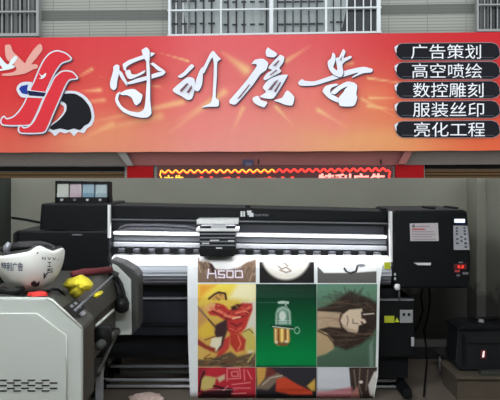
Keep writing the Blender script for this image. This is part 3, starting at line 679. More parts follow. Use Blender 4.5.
def pa1(p):
    for k in range(60):
        x = 199+rnd.random()*58; y = 258+rnd.random()*24; c = rnd.choice([(70, 50, 40), (168, 146, 124), (92, 72, 58), (196, 178, 158)])
        p.line([(x, y), (x+(x-226)*.16+rnd.uniform(-3, 3), y-8)], c, 1.0, .6, .7)
    p.poly([(199, 254), (257, 254), (257, 259), (247, 262), (238, 268), (228, 270), (214, 269), (209, 262), (199, 261)], (246, 244, 244), 1.2)
    p.poly([(209, 263), (212, 264), (218, 273), (213, 275)], (60, 40, 40), .8)
    for ln in ([(207.6, 278), (208.6, 269.2), (208.3, 273.6), (215.6, 273.6), (215.2, 270.4), (216, 278)], [(224.5, 271), (218.5, 271), (218.5, 274.3), (224.5, 274.6), (224.5, 277.6), (218, 277.4)],
               [(227, 271), (233, 271), (233, 277.4), (227, 277.4), (227, 271)], [(235.5, 271), (242, 271), (242.5, 277.4), (235.5, 277.4), (235.5, 271)]):
        p.line(ln, (120, 80, 110), 2.4, .5, .6); p.line(ln, (250, 244, 250), 1.3, .35)
picture(197.8, 255.8, 257, 282.5, pa1, 'brown hair picture with white outlined letters', (124, 100, 82))
def pa2(p):
    p.ell(286, 254, 25, 26, (232, 226, 216), .06)
    p.ell(286, 252, 22, 21, (250, 248, 244), .15)
    for ln in ([(278, 266), (282, 269), (286, 267), (290, 270)], [(280, 270), (286, 272.5), (291, 271)], [(284, 263), (288, 266)]): p.line(ln, (120, 96, 80), 1.4, .5, .8)
picture(259.5, 314, 262, 283, pa2, 'white round plate on a black ground', (24, 21, 20))
def pa3(p):
    p.poly([(317, 255), (380, 255), (380, 271), (352, 273), (324, 273), (317, 266)], (248, 248, 248), .6)
    p.line([(357.5, 266), (356, 271.5), (350.5, 273), (346, 271), (344.5, 268.5)], (30, 30, 32), 2.0, .4)
    p.ell(350, 267, 4.5, 5, (235, 236, 238), .15); p.ell(361, 265.5, 4.5, 1.6, (120, 122, 126), .25)
picture(317.5, 376.5, 262, 283, pa3, 'grey and white panel with a black crescent', (92, 90, 88))
def pb1(p):
    Y0 = p.y; k = np.clip((Y0-284)/45, 0, 1)[..., None]; p.c = np.array((246, 222, 84.))*(1-k)+np.array((212, 168, 84.))*k
    Z = lambda pts: sc(pts, 195, 296, 7.14); U = lambda pts: sc(pts, 195, 255, 7.14); T = lambda pts: sc(pts, 190, 344, 7.14)
    p.poly(U([(310, 200), (440, 200), (440, 420), (380, 330), (240, 310)]), (246, 236, 190), 3)
    p.poly([(199, 284), (199, 300), (206, 292), (216, 285)], (232, 150, 50), 2.5, .8)
    p.poly(Z([(330, 40), (440, 40), (440, 400), (380, 420), (350, 250), (400, 120)]), (226, 222, 206), 2)
    p.poly([(244, 330), (252, 328), (257, 340), (257, 352), (246, 350)], (206, 190, 96), 2)
    p.poly(Z([(30, 190), (110, 180), (140, 280), (60, 300), (20, 270)]), (226, 190, 70), 1.5)
    p.poly(Z([(10, 90), (60, 70), (80, 180), (20, 240)]), (198, 140, 96), 2, .7)
    # the red figure: raised forearms, bent elbow, torso and thighs
    RED = (192, 58, 54); DK = (120, 34, 40); HI = (232, 128, 100)
    p.poly([(206, 310), (210, 304), (217, 303), (224, 305), (229, 310), (236, 308), (242, 303), (252, 303.5), (252.5, 310), (249, 318), (246, 327), (241, 333), (232, 335), (227, 330), (226, 321), (218, 316), (210, 315)], RED, 1.0)
    p.poly([(205, 307), (211, 302.5), (216, 304), (213, 310), (207, 312)], (230, 176, 120), .9)
    p.line([(211, 308), (221, 312), (229, 316.5), (236, 317.5)], HI, 2.6, .8); p.line([(212, 311), (222, 316), (230, 320)], DK, 1.2, .6)
    p.line([(236, 313), (244, 311), (250, 307)], HI, 2.0, .8); p.line([(236, 319), (245, 316), (250, 311)], DK, 1.3, .6)
    p.poly([(231, 307), (237, 304), (242, 304.5), (238, 309), (232, 311)], (70, 40, 36), .9)
    p.line([(233, 318.5), (240, 317)], (248, 214, 170), 1.6, .5)
    p.line([(231, 323), (237, 326), (242, 323)], DK, 1.6, .8); p.line([(229, 328), (236, 331), (241, 328)], HI, 1.1, .6, .8)
    p.poly([(230, 334), (240, 334), (246, 340), (244, 350), (236, 352), (230, 344)], (184, 60, 48), 1.1); p.line([(238, 336), (241, 344), (238, 350)], HI, 1.3, .7)
    p.poly([(222, 340), (230, 336), (229, 348), (222, 356), (216, 358)], (196, 66, 60), 1.0)
    p.line([(244, 332), (249, 329), (253, 333)], (120, 90, 60), 1.0, .5)
    # fists raised above
    for ln in (U([(100, 312), (140, 280), (170, 266), (185, 290)]), U([(175, 270), (215, 275), (222, 315)]), U([(150, 300), (172, 318)])): p.line(ln, (74, 44, 34), 1.8, .6)
    p.poly(U([(120, 300), (165, 272), (215, 282), (212, 318), (120, 325)]), (196, 140, 78), .8, .7)
    p.line(U([(100, 312), (140, 280), (172, 266)]), (66, 38, 30), 1.6, .5); p.line(U([(180, 268), (216, 276), (222, 316)]), (66, 38, 30), 1.6, .5)
    for k in range(110):
        x = 203+rnd.random()*50; y = 303+rnd.random()*52
        c = rnd.choice([(214, 90, 76), (150, 34, 42), (236, 150, 110), (120, 36, 40), (196, 52, 54), (246, 206, 130)])
        an = rnd.uniform(-.9, .9); L = 1.5+rnd.random()*3.5
        inside = cov_poly(np.array([x]), np.array([y]), Z([(75, 70), (190, 58), (300, 55), (408, 100), (362, 225), (300, 285), (230, 255), (160, 132)]))[0]
        if inside > .5: p.line([(x, y), (x+L*math.cos(an), y+L*math.sin(an))], c, .9, .5, .65)
    # dark waist, staff, legs
    p.line(Z([(12, 70), (80, 150), (150, 225)]), (96, 66, 56), 1.8, .5); p.line(Z([(20, 80), (90, 165)]), (196, 160, 130), .7, .4)
    p.poly(Z([(150, 205), (228, 165), (232, 240), (212, 300), (195, 360), (150, 405), (170, 330), (140, 265)]), (66, 44, 48), 1.0)
    p.poly(Z([(120, 300), (195, 290), (185, 350), (150, 395), (100, 380)]), (234, 226, 196), .8)
    p.line(Z([(70, 315), (150, 285)]), (120, 70, 50), 1.0, .5)
    p.poly(T([(50, -40), (120, 10), (180, 30), (180, 60), (110, 40), (50, 5)]), (146, 54, 44), 1.0)
    p.poly(T([(60, 10), (130, 45), (140, 80), (80, 120), (50, 110)]), (214, 176, 92), 1.2)
    p.poly(T([(50, 110), (130, 115), (220, 80), (290, 55), (340, 90), (420, 70), (470, 60), (470, 160), (50, 160)]), (98, 80, 60), 1.2)
    for k in range(22): 
        a = (200+rnd.random()*56, 357+rnd.random()*10); p.line([a, (a[0]+rnd.uniform(3, 9), a[1]-rnd.uniform(0, 4))], rnd.choice([(54, 40, 32), (150, 126, 92), (120, 60, 44)]), 1.1, .5, .8)
    p.line([(248, 362), (256, 350), (257, 346)], (190, 176, 110), 1.6, .6)
picture(197.8, 255.6, 284, 367, pb1, 'red fighting figure on a yellow ground', (220, 190, 80))
def pb2(p):
    k = np.clip((p.y-284)/70, 0, 1)[..., None]; p.c = np.array((10, 40, 28.))*(1-k)+np.array((0, 132, 66.))*k
    p.over(np.clip((292-p.x)/60, 0, 1)*np.clip((330-p.y)/50, 0, 1), (24, 62, 40), .5)
    Z = lambda pts: sc(pts, 260, 292, 7.14)
    p.line(Z([(-20, 75), (130, 75)]), (110, 140, 120), .6, .4, .7)
    p.poly(Z([(125, 70), (160, 62), (208, 68), (205, 86), (130, 84)]), (196, 208, 198), .4)
    p.line(Z([(182, 85), (186, 104)]), (150, 168, 156), 2.2, .4)
    p.poly(Z([(108, 150), (125, 112), (160, 100), (200, 108), (222, 140), (224, 236), (108, 236)]), (122, 160, 140), .4)
    p.ell(282.5, 316, 3.4, 5, (214, 224, 214), .2)
    for y in (205, 220): p.line(Z([(115, y), (218, y)]), (206, 220, 210), .9, .3)
    p.line(Z([(118, 195), (130, 130), (165, 112), (205, 130), (214, 195)]), (190, 208, 196), .9, .4)
    for x in (128, 200): p.line(Z([(x, 150), (x, 232)]), (70, 104, 84), .9, .4)
    p.poly(Z([(75, 232), (240, 250), (238, 268), (180, 258), (78, 244)]), (28, 44, 34), .4); p.line(Z([(90, 246), (238, 264)]), (220, 224, 214), .9, .3)
    p.poly(Z([(98, 255), (212, 265), (216, 350), (192, 384), (122, 384), (100, 355)]), (196, 140, 66), .4)
    for x, c, w_ in ((112, (238, 214, 160), 1.6), (132, (120, 66, 30), 1.2), (157, (250, 220, 130), 2.8), (180, (110, 60, 30), 1.2), (198, (240, 214, 150), 1.6)): p.line(Z([(x, 268), (x, 362)]), c, w_, .4)
    p.ell(283, 344, 6.2, 2, (90, 60, 40), .3, .7); p.ell(276.4, 342, 1.6, 1.6, (220, 214, 190), .3); p.ell(286, 341.5, 1.6, 1.4, (220, 210, 180), .3)
    for r_ in np.linspace(0, 2*math.pi, 12)[:-1]: p.ell(297+2.6*math.cos(r_), 330.4+3.2*math.sin(r_), .7, .7, (150, 190, 164), .4)
    p.line([(257, 366.5), (316, 366.5)], (20, 60, 36), 1.6, .6)
picture(255.9, 316.6, 284, 367, pb2, 'green picture of a caged amber lamp', (0, 90, 50))
def pb3(p):
    k = np.clip((p.y-284)/80, 0, 1)[..., None]; p.c = np.array((96, 136, 112.))*(1-k)+np.array((74, 98, 80.))*k
    Z = lambda pts: sc(pts, 310, 280, 6.25); T = lambda pts: sc(pts, 310, 336, 6.25)
    HAIR = [(316, 309), (325, 306.5), (333, 303), (339, 298), (345, 294), (351, 291), (357, 294), (366, 297), (372, 300), (377, 304), (377.5, 326), (371, 336), (360, 345), (346, 350), (334, 345), (327, 337), (316, 331)]
    p.poly(HAIR, (54, 42, 36), 1.6)
    for a in [((220, 95), (150, 70)), ((230, 90), (215, 45)), ((250, 95), (240, 60)), ((270, 100), (280, 60)), ((290, 100), (330, 50)), ((200, 100), (120, 90)), ((310, 105), (320, 70)), ((180, 110), (80, 105))]: p.line(Z(a), (60, 64, 54), 1.2, .9, .7)
    p.poly(Z([(45, 195), (110, 200), (195, 205), (192, 300), (120, 292), (60, 305), (45, 310)]), (196, 172, 142), 1.0)
    for k in range(90):
        x = 317+rnd.random()*56; y = 300+rnd.random()*46
        if cov_poly(np.array([x+4]), np.array([y]), HAIR)[0] < .5: continue
        L = 5+rnd.random()*12; c = rnd.choice([(36, 28, 24), (92, 74, 60), (64, 50, 42), (118, 98, 80), (44, 36, 30)])
        p.line([(x, y), (x+L*.5, y-1.2+rnd.uniform(-1, 1)), (x+L, y+rnd.uniform(-1.5, 2))], c, .8, .5, .6)
    for k in range(16):
        x = 326+rnd.random()*48; p.line([(x, 304), (x+rnd.uniform(-9, 7), 298-rnd.random()*8)], (70, 74, 62), .9, .8, .5)
    p.poly(Z([(45, 195), (110, 200), (195, 205), (192, 300), (120, 292), (60, 305), (45, 310)]), (190, 164, 136), 1.2, .8)
    p.line(Z([(45, 240), (110, 235), (180, 250)]), (150, 120, 98), 1.4, .8, .6)
    p.poly(Z([(190, 255), (205, 215), (245, 185), (325, 178), (335, 230), (352, 262), (335, 300), (290, 330), (240, 322), (205, 292)]), (222, 202, 178), .8)
    p.poly(Z([(195, 270), (240, 300), (300, 316), (290, 332), (240, 324), (205, 294)]), (178, 150, 126), 1.2, .7)
    p.line(Z([(325, 208), (334, 222)]), (50, 36, 32), 1.3, .4); p.line(Z([(322, 262), (336, 282)]), (50, 36, 32), 1.5, .4)
    p.line(Z([(192, 215), (185, 255), (200, 300)]), (80, 60, 48), 1.3, .5)
    p.poly(Z([(320, 200), (340, 195), (345, 245), (322, 240)]), (62, 48, 42), .8); p.poly(Z([(305, 285), (345, 270), (380, 290), (350, 330), (300, 325)]), (46, 36, 32), .9)
    p.line(Z([(335, 215), (398, 210)]), (220, 212, 196), 1.3, .5); p.line(Z([(268, 245), (268, 270), (300, 272)]), (120, 96, 82), .9, .4); p.line(Z([(232, 225), (238, 250), (232, 285)]), (150, 110, 100), 1.1, .5)
    for a in [((50, 150), (190, 140), (320, 160)), ((60, 330), (160, 345), (280, 350)), ((50, 180), (200, 165)), ((350, 150), (400, 190)), ((110, 310), (230, 340), (380, 340)), ((150, 380), (300, 372))]: p.line(Z(a), (112, 92, 76), 1.2, .8, .6)
    p.poly([(316, 329), (326, 332.5), (333, 340), (334, 349), (326, 354), (316, 357)], (186, 160, 122), 1.1)
    p.line([(318, 331), (328, 336), (336, 346)], (70, 54, 44), 1.2, .6)
    p.poly(T([(370, 60), (392, 20), (398, 200), (372, 200)]), (132, 158, 144), 1.5, .8)
picture(316.9, lambda y: xr(y)-2.6, 284, 367, pb3, 'sideways portrait of a dark haired woman', (80, 110, 90))
def pc1(p):
    T = lambda pts: sc(pts, 190, 344, 7.14)
    p.poly(T([(50, 170), (130, 170), (110, 230), (60, 250)]), (150, 40, 52), 1.5)
    p.poly(T([(80, 250), (110, 225), (190, 240), (170, 310), (100, 340), (75, 320)]), (206, 186, 112), 1.0)
    p.poly(T([(190, 240), (250, 215), (250, 250), (210, 275)]), (212, 190, 150), 1)
    p.line(T([(65, 340), (75, 260), (100, 200)]), (40, 26, 28), 1.6, .6); p.line(T([(170, 300), (260, 320), (300, 330)]), (60, 30, 34), 2, .8)
    p.poly(T([(80, 340), (300, 320), (300, 400), (60, 400)]), (46, 26, 30), 2)
    for ln in ([(265, 265), (265, 175), (355, 175), (360, 245), (270, 250)], [(295, 200), (340, 195), (345, 230), (300, 230), (295, 200)], [(385, 180), (390, 260)], [(410, 190), (440, 250)], [(300, 290), (430, 275)], [(310, 315), (430, 315)], [(240, 330), (270, 300)], [(300, 355), (400, 350)]): p.line(T(ln), (236, 150, 150), 1.1, .4, .9)
    p.poly(T([(50, 370), (460, 370), (460, 420), (50, 420)]), (70, 26, 32), 2, .8)
picture(197.8, 255.6, 367.4, 398, pc1, 'red poster with cream shapes', (188, 44, 58))
def pc2(p):
    T = lambda pts: sc(pts, 250, 344, 7.14)
    p.poly(T([(45, 165), (125, 165), (110, 240), (50, 320)]), (206, 160, 80), 1)
    p.poly(T([(120, 165), (150, 165), (200, 210), (110, 260)]), (110, 50, 44), 1.5)
    p.poly(T([(40, 320), (120, 240), (200, 206), (250, 235), (190, 270), (130, 330)]), (130, 112, 98), 1)
    p.line(T([(90, 290), (150, 240), (230, 225)]), (206, 186, 166), 1.0, .5)
    p.poly(T([(190, 250), (255, 236), (340, 288), (445, 338), (445, 366), (250, 366), (180, 335)]), (206, 74, 48), 1)
    p.poly(T([(405, 300), (465, 245), (468, 335), (440, 335)]), (214, 172, 80), 1)
    p.poly(T([(50, 340), (240, 350), (300, 372), (470, 372), (470, 420), (50, 420)]), (38, 34, 38), 1.5)
picture(255.9, 316.6, 367.4, 398, pc2, 'dark picture of an arm in an orange sleeve', (48, 46, 52))
def pc3(p):
    p.poly([(317, 367), (349, 367), (351.5, 395), (317, 396)], (214, 216, 222), .6)
    p.poly([(317, 392), (330, 391), (340, 389), (352, 387), (356, 398), (317, 399)], (206, 120, 130), 1.5, .8)
    for ln in ([(360, 368), (359, 384), (362, 396)], [(354, 370), (356, 388)], [(368, 370), (366, 390)]): p.line(ln, (140, 122, 108), 1.4, .6, .8)
    p.ell(361, 382, 2, 1.6, (226, 214, 206), .3); p.poly([(352, 392), (358, 386), (360, 398), (350, 399)], (190, 130, 120), 1)
    p.poly([(368, 385), (374, 372), (378, 370), (378, 398), (370, 396)], (216, 212, 206), .8)
picture(316.9, lambda y: xr(y)-1.2, 367.4, 398, pc3, 'pale panel beside long dark hair', (62, 50, 46))

# ================================================================== SILVER CUTTING PLOTTER IN FRONT
pz = empty('vinyl_cutter', P(20, 410, 3.6)*1.0, 'silver grey vinyl cutter seen end on, in front of the black printer', 'cutter')
capP = [(-60, 297), (47, 298), (52, 300), (81, 327), (82, 331), (82, 408), (-60, 408)]
MB().prism(capP, 3.0, 3.03).build('end_cap', M['plotter'], pz, bevel=.008)
MB().prism([(x-.4, y+.4) for x, y in capP], 3.031, 3.28).build('cap_body', M['plotter_dark'], pz, bevel=.006)
pn = MB().prism([(-60, 314.5), (37, 314), (65.5, 335.5), (66.5, 408), (-60, 408)], 2.99, 3.0).build('end_panel', M['plotter'], pz, bevel=.003)
MB().tube([P(-60, 314, 2.992), P(37, 313.6, 2.992), P(66, 335.2, 2.992), P(67, 408, 2.992)], .0032, 6).build('panel_edge', M['plotter_edge'], pn, True)
g = MB()
for r_, (y, x0) in enumerate(((380.3, -1), (383, -7), (385.6, -1), (388.4, -7), (391, -1))):
    for k in range(5):
        x = x0+k*14.2+(0 if r_ % 2 == 0 else 14.2-.2)
        if x < 52: g.pbox(x, y-.5, x+7.6, y+.5, 2.987, 2.992)
g.build('vent_slits', M['black2'], pn)
MB().tube([P(47, 298.2, 3.0), P(52.5, 300.6, 3.0), P(80.8, 326.9, 3.0)], .004, 6).build('cap_edge', M['plotter_edge'], pz, True)
# lid, far cap and details along the machine
lidP = [(-60, 309), (48, 309), (60, 320), (66, 345), (60, 352), (60, 400), (-60, 400)]
a_ = [P(x, y, 3.0) for x, y in lidP]
MB().loft([Vector((p.x, 3.281, p.z)) for p in a_], [Vector((p.x, 4.249, p.z)) for p in a_]).build('lid', M['plotter_lid'], pz, bevel=.01)
MB().prism([(112, 263.5), (117, 266), (131, 280), (131.5, 335), (113, 335.5)], 4.25, 4.27).build('far_end_cap', M['plotter'], pz, bevel=.006)
MB().prism([(110, 259.5), (122, 263), (134, 270.5), (138.3, 276), (138.3, 328), (132, 335), (111, 335)], 4.272, 4.46).build('far_cap_body', M['plotter_dark'], pz, bevel=.008)
e = P(79, 324, 3.0)
MB().tube([P(96.5, 325.5, 3.48), P(113.5, 310, 3.9)], .007, 8).build('lid_edge', M['plotter_edge'], pz, True)
MB().tube([P(77, 308.5, 3.12), P(112.5, 276, 4.15)], .006, 8).build('rail', M['silver2'], pz, True)
def cham(u, t):  # u along the depth of the sloping top, t down the slope
    q0 = P(52, 300.5, 3.0); q1 = P(81, 327.3, 3.0); p = q0.lerp(q1, t); nrm = Vector((-(q1-q0).z, 0, (q1-q0).x)).normalized()
    return Vector((p.x, 3.03+.25*u, p.z)), nrm, (q1-q0).normalized()
def pad(u, t, su, st, h):
    p, n_, d_ = cham(u, t); g_ = []
    for a2, b2 in ((-1, -1), (1, -1), (1, 1), (-1, 1)): g_.append(p+Vector((0, a2*su, 0))+d_*b2*st)
    return [q-n_*.004 for q in g_], [q+n_*h for q in g_]
for u, t, su, st in ((.35, .42, .018, .007), (.35, .56, .018, .007), (.62, .42, .018, .007), (.62, .56, .018, .007), (.5, .75, .03, .009)):
    a2, b2 = pad(u, t, su, st, .006); MB().loft(a2, b2).build('button', M['silver2'], pz)
a2, b2 = pad(.45, .5, .11, .032, .002); MB().loft(a2, b2).build('control_panel', M['rubber'], pz)
MB().tube([P(99, 346, 3.34), P(117, 331, 4.2)], .022, 10).build('feed_roller', M['plotter_dark'], pz, True)
MB().lathe(P(103, 335, 3.5), [(.03, -.04), (.045, -.03), (.045, .03), (.03, .04)], 16).build('roll_hub', M['rubber'], pz, True)
MB().tube([P(98, 373, 3.45), P(118, 329.5, 4.18)], .012, 8).build('stay_rod', M['plotter_dark'], pz, True)
hub = P(122, 305, 4.16)
MB().lathe(hub, [(.02, -.045), (.04, -.03), (.045, .01), (.03, .045)], 16).build('clamp_knob', M['rubber'], pz, True)
for dx_ in (0, 4.5): MB().tube([P(112+dx_, 277, 4.2), P(116.5+dx_, 284, 4.18), P(119+dx_, 293, 4.17), P(121+dx_*.8, 304, 4.16)], .012, 8).build('cable', M['rubber'], pz, True)
MB().tube([P(110, 272.5, 4.2), P(118, 276, 4.2)], [.022, .02], 10).build('roller_end', M['plotter_dark'], pz, True)
def leg(x, Yl):
    p = P(x, 0, Yl)
    MB().box((p.x-.018, Yl-.02, .05), (p.x+.018, Yl+.02, .52)).build('stand_leg', M['silver2'], pz, bevel=.004)
    MB().box((p.x-.3, Yl-.03, .0), (p.x+.12, Yl+.03, .05)).build('stand_foot', M['plotter_dark'], pz, bevel=.01)
leg(99.5, 3.62); leg(62, 3.2)
MB().box((P(99.5, 0, 3.62).x-.9, 3.55, .46), (P(99.5, 0, 3.62).x+.01, 3.7, .52)).build('stand_beam', M['plotter_dark'], pz)

# ---- upturned helmet on the cutter
ztop = P(20, 298, 3.0).z+.004
hc = Vector((P(30, 0, 3.2).x, 3.2, 0)); hr = .15
hz = ztop+.179
he = empty('helmet', (hc.x, hc.y, ztop), 'upturned white motorcycle helmet with dark lining and hand lettering, on the silver cutter', 'helmet')
def rim(az):
    # height of the rim around the bowl; az measured from the camera side, positive to the right
    a = (az+180) % 360-180
    pts = [(-180, .02), (-140, .02), (-90, 0), (-32, -.008), (0, .004), (18, .012), (30, .032), (36, .035), (46, .02), (59, .006), (74, .012), (88, .013), (98, 0), (112, -.012), (142, -.008), (165, .012), (180, .02)]
    return float(np.interp(a, [p[0] for p in pts], [p[1] for p in pts]))
def bowl(r, zoff, flip=False, n=72, m=16):
    g = MB(); vs = []
    for i in range(m+1):
        for j in range(n):
            az = 360*j/n; top = rim(az)+zoff
            ph0 = math.asin(max(-1, min(1, top/hr))); ph = -math.pi/2+(ph0+math.pi/2)*i/m
            rr = r*max(0, math.cos(ph))**(0.8 if ph < 0 else 1); a = R(az)
            vs.append(Vector((hc.x+rr*math.sin(a), hc.y-rr*math.cos(a)*1.12, hz+r*math.sin(ph)*(1.0 if ph > 0 else 1.18))))
    fs = [(i*n+j, i*n+(j+1) % n, (i+1)*n+(j+1) % n, (i+1)*n+j) for i in range(m) for j in range(n)]
    return g.add(vs, fs)
hb = bowl(hr, 0); hb.build('shell', M['helmet'], he, True, solid=.006)
from mathutils.bvhtree import BVHTree
HB = BVHTree.FromPolygons([v.copy() for v in hb.v], hb.f)
bowl(hr-.012, .012).build('lining', M['lining'], he, True, solid=.012)
MB().tube([hc+Vector((.132*math.sin(R(a)), -.148*math.cos(R(a)), hz+.006)) for a in range(172, 262, 10)], .014, 8).build('padding', M['lining'], he, True)
MB().tube([P(6, 254, 3.22), P(7, 247, 3.22), P(9.5, 243, 3.22)], [.016, .017, .011], 10).build('strap_buckle', M['silver2'], he, True)
def on_helmet(x, y, off=.006):
    o = Vector((0, 0, EYE)); d = Vector(((x-250)/FOC, 1, (HOR-y)/FOC))
    d.normalize(); h = HB.ray_cast(o, d)
    return (h[0] if h[0] else o+d*3.03)-d*off
def helm_text(tx, a, b, y0, y1, m, emb=.01, sl=0.0):
    v, f = glyphs(tx, emb)
    MB().add([on_helmet(a+u*(b-a), y0+t*(y1-y0)+sl*u) for u, t in v], f).build('lettering', m, he, fix=False)
helm_text('特利广告', 1, 23, 262, 271, M['markerblue'], .03, .5)
helm_text('N V V E', 42, 60, 256.8, 259.8, M['marker'], .02, 1)
helm_text('工', 47.5, 51.5, 262, 267, M['marker'], .03)
helm_text('S', 47, 53, 268.5, 273, M['marker'], .03)
helm_text('K', 43.5, 49, 273, 279, M['marker'], .04)
def blot(pts): MB().add([on_helmet(x, y, .012) for x, y in pts], [tuple(range(len(pts)))]).build('marking', M['marker'], he, fix=False)
blot([(31, 283), (34, 280.5), (37, 283), (40, 281), (39, 286), (34, 287.2), (31, 285)]); blot([(36.8, 252.4), (38.4, 252.2), (38.2, 253.8), (37, 253.9)])

def blob(name, c, sx, sy, sz, amp, m, seed, parent=None, sub=4):
    bm = bmesh.new(); bmesh.ops.create_icosphere(bm, subdivisions=sub, radius=1)
    for v in bm.verts:
        n_ = noise.noise(v.co*1.6+Vector((seed, 0, 0)))*amp+noise.noise(v.co*4+Vector((0, seed, 0)))*amp*.4
        q = v.co*(1+n_); q.z = max(q.z, -.45); v.co = Vector((c[0]+q.x*sx, c[1]+q.y*sy, c[2]+(q.z+.45)*sz))
    g = MB().add([v.co.copy() for v in bm.verts], [tuple(v.index for v in f.verts) for f in bm.faces]); bm.free()
    return g.build(name, m, parent, True, fix=False)
zb = lambda x, y, Y: P(x, y, Y)
tag(blob('red_cloth', P(37, 295.5, 3.06), .048, .03, .012, .3, M['red'], 3), 'folded red cloth under the upturned helmet', 'cloth')
tag(MB().tube([P(-6, 291, 3.06), P(4, 290.2, 3.05), P(10, 292, 3.04), P(17, 291, 3.05), P(24, 288, 3.08)], [.012, .018, .012, .02, .008], 10).build('chin_strap', M['rubber'], None, True), 'black strap lying beside the red cloth on the silver cutter', 'strap')
tag(MB().tube([P(47, 291.5, 3.12), P(53, 289, 3.14), P(58, 289.5, 3.16), P(62, 292, 3.2), P(65, 297, 3.22)], .007, 8).build('power_cable', M['rubber'], None, True), 'thin black cable on the silver cutter between red cloth and yellow rag', 'cable')
# yellow rag
def rag(c, pts_px, Yr, seed, name, label):
    cx = sum(p[0] for p in pts_px)/len(pts_px); cy = sum(p[1] for p in pts_px)/len(pts_px)
    n = len(pts_px); vs = []; K = 7
    for i in range(K+1):
        t = i/K
        for j in range(n*3):
            a = pts_px[j//3]; b = pts_px[(j//3+1) % n]; k = (j % 3)/3
            x = cx+(a[0]+(b[0]-a[0])*k-cx)*t; y = cy+(a[1]+(b[1]-a[1])*k-cy)*t
            bulge = math.sqrt(max(0, 1-t*t))*.06+.02*noise.noise(Vector((x*.22, y*.22, seed)))*(1-.3*t)
            vs.append(P(x, y, Yr-bulge))
    for i in range(K+1):
        for j in range(n*3):
            v = vs[i*n*3+j]; vs.append(Vector((v.x, Yr+(Yr-v.y)*.6+.01, v.z)))
    m3 = n*3; h = (K+1)*m3
    fs = []
    for s_ in (0, h):
        for i in range(K):
            for j in range(m3): fs.append((s_+i*m3+j, s_+i*m3+(j+1) % m3, s_+(i+1)*m3+(j+1) % m3, s_+(i+1)*m3+j))
    for j in range(m3): fs.append((K*m3+j, K*m3+(j+1) % m3, h+K*m3+(j+1) % m3, h+K*m3+j))
    o = MB().add(vs, fs).build(name, M['yellow'], None, True); tag(o, label, 'cloth', 'yellow rags on the cutter'); return o
rag(None, [(62, 286), (67, 279), (75, 277), (80, 274.8), (87, 279), (93, 285), (90, 290), (85, 291.5), (79, 297.5), (74, 299), (69, 296), (68, 289)], 3.32, 1.0, 'yellow_rag', 'crumpled yellow rag on top of the silver cutter')
rag(None, [(93, 296), (96, 292.5), (100, 292), (101.5, 294.5), (98, 298), (94, 298.8)], 3.5, 5.0, 'yellow_rag', 'small piece of yellow rag below the larger crumpled one')
tag(MB().tube([P(72, 274.6, 3.95), P(84, 272.6, 4.0), P(98, 271.2, 4.08), P(111, 269.8, 4.15)], [.02, .024, .02, .022], 10).build('red_tube', M['darkred'], None, True), 'dark red tube lying along the back of the silver cutter', 'tube')

# ================================================================== RIGHT CORNER
mc = empty('power_unit', P(480, 371, 4.86), 'dark metal power unit with a small red light by the right wall', 'machine')
mb = MB().prism([(458, 330), (466, 327), (512, 329), (512, 371), (460, 371), (455, 362)], 4.74, 4.98).build('casing', M['steel'], mc, bevel=.012)
MB().prism([(457, 328), (470, 325), (512, 326), (512, 330), (458, 331)], 4.72, 5.0).build('top_cover', M['black2'], mc, bevel=.008)
MB().pbox(463, 335, 466, 366, 4.725, 4.75).build('side_rail', M['black2'], mc)
MB().pbox(481, 350, 486.5, 359, 4.728, 4.745).build('switch', M['darkred'], mc); MB().prism([(482.6, 357.4), (483.2, 352), (484.6, 351), (484.2, 357)], 4.722, 4.73).build('switch_light', mat('lit switch', (255, 235, 235), emit=(255, 225, 225), estr=.9), mc)
MB().pbox(468, 343, 512, 344, 4.732, 4.745).build('casing_seam', M['black2'], mc)
for (a, b, c, Yt, lb) in (((474, 327), (484, 324.5), (492, 326), 4.9, 'black cable heaped on the power unit, with a grey plug'), ):
    t = empty('coiled_cable', P(484, 323, 4.84), lb, 'cable')
    path = [P(470+14*(1+math.cos(q))+rnd.uniform(-2, 2), 318.2+.8*math.sin(q*1.3), 4.84+.07*math.sin(q)) for q in np.linspace(0, 15, 60)]
    MB().tube(path, .008, 6).build('cord', M['rubber'], t, True)
    MB().tube([P(479, 320.6, 4.76), P(483.5, 321.6, 4.74)], .013, 8).build('plug', M['socket'], t, True)
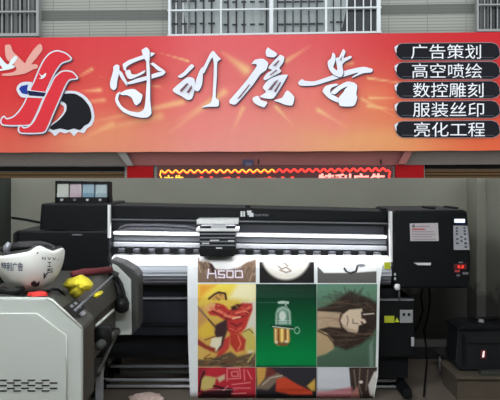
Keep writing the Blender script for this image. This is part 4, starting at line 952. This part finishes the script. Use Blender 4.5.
# crate the unit stands on
cr = empty('crate', P(480, 400, 4.9), 'low chipboard crate carrying the dark power unit', 'crate')
zc = P(0, 371, 4.74).z-.004
x0 = P(456, 0, 4.62).x
MB().box((x0, 4.62, zc-.022), (x0+.5, 5.02, zc)).build('lid', M['wood'], cr, bevel=.004)
MB().box((x0+.015, 4.64, .0), (x0+.49, 5.0, zc-.022)).build('box', M['wood'], cr)
tag(MB().pbox(481, 371.6, 512, 376.6, 4.64, 4.70).build('adapter', M['plotter_dark'], None, bevel=.008), 'flat dark grey adapter on the crate below the power unit', 'adapter')
cz = empty('folding_stool', (P(446, 0, 5.3).x, 5.3, 0), 'small grey stool between the printer and the power unit', 'stool')
MB().prism([(436, 352), (447, 350.5), (455, 356), (446, 358.5)], 5.22, 5.32).build('seat', M['plotter_dark'], cz)
for x in (440, 449): 
    p = P(x, 356, 5.27); MB().tube([p, Vector((p.x, p.y, 0))], .011, 8).build('leg', M['silver2'], cz, True)
def cable(pts, lb, Yc):
    tag(MB().tube([P(x, y, Y_) for x, y, Y_ in pts], .007, 8).build('hanging_cable', M['rubber'], None, True), lb, 'cable', 'cables below the control head')
cable([(429, 286, 5.45), (430, 300, 5.6), (428, 316, 5.66), (424, 330, 5.66), (426, 345, 5.66), (427, 357, 5.64), (426.8, 359.5, 5.6), (426.5, 367, 5.40), (425, 384, 4.94), (424, 396, 4.67)], 'black cable hanging from the control head and running over the floor', 0)
cable([(423, 286, 5.45), (421, 296, 5.6), (423, 310, 5.67), (419, 324, 5.67), (414, 333, 5.4)], 'shorter black cable hanging from the control head behind the electrical box', 0)
tag(blob('scrap_paper', P(146, 400, 4.64)-Vector((0, 0, .0)), .11, .07, .03, .25, M['pinkpaper'], 8), 'crumpled pinkish scrap paper on the floor below the printer', 'paper')

tag(MB().tube([P(11.5, 217.5, 5.69), P(26, 219.5, 5.69), P(41, 222.5, 5.69), P(52, 224, 5.69)], .008, 8).build('wall_cable', M['steel'], None, True), 'thin grey cable running along the grey wall behind the left end of the printer', 'cable')
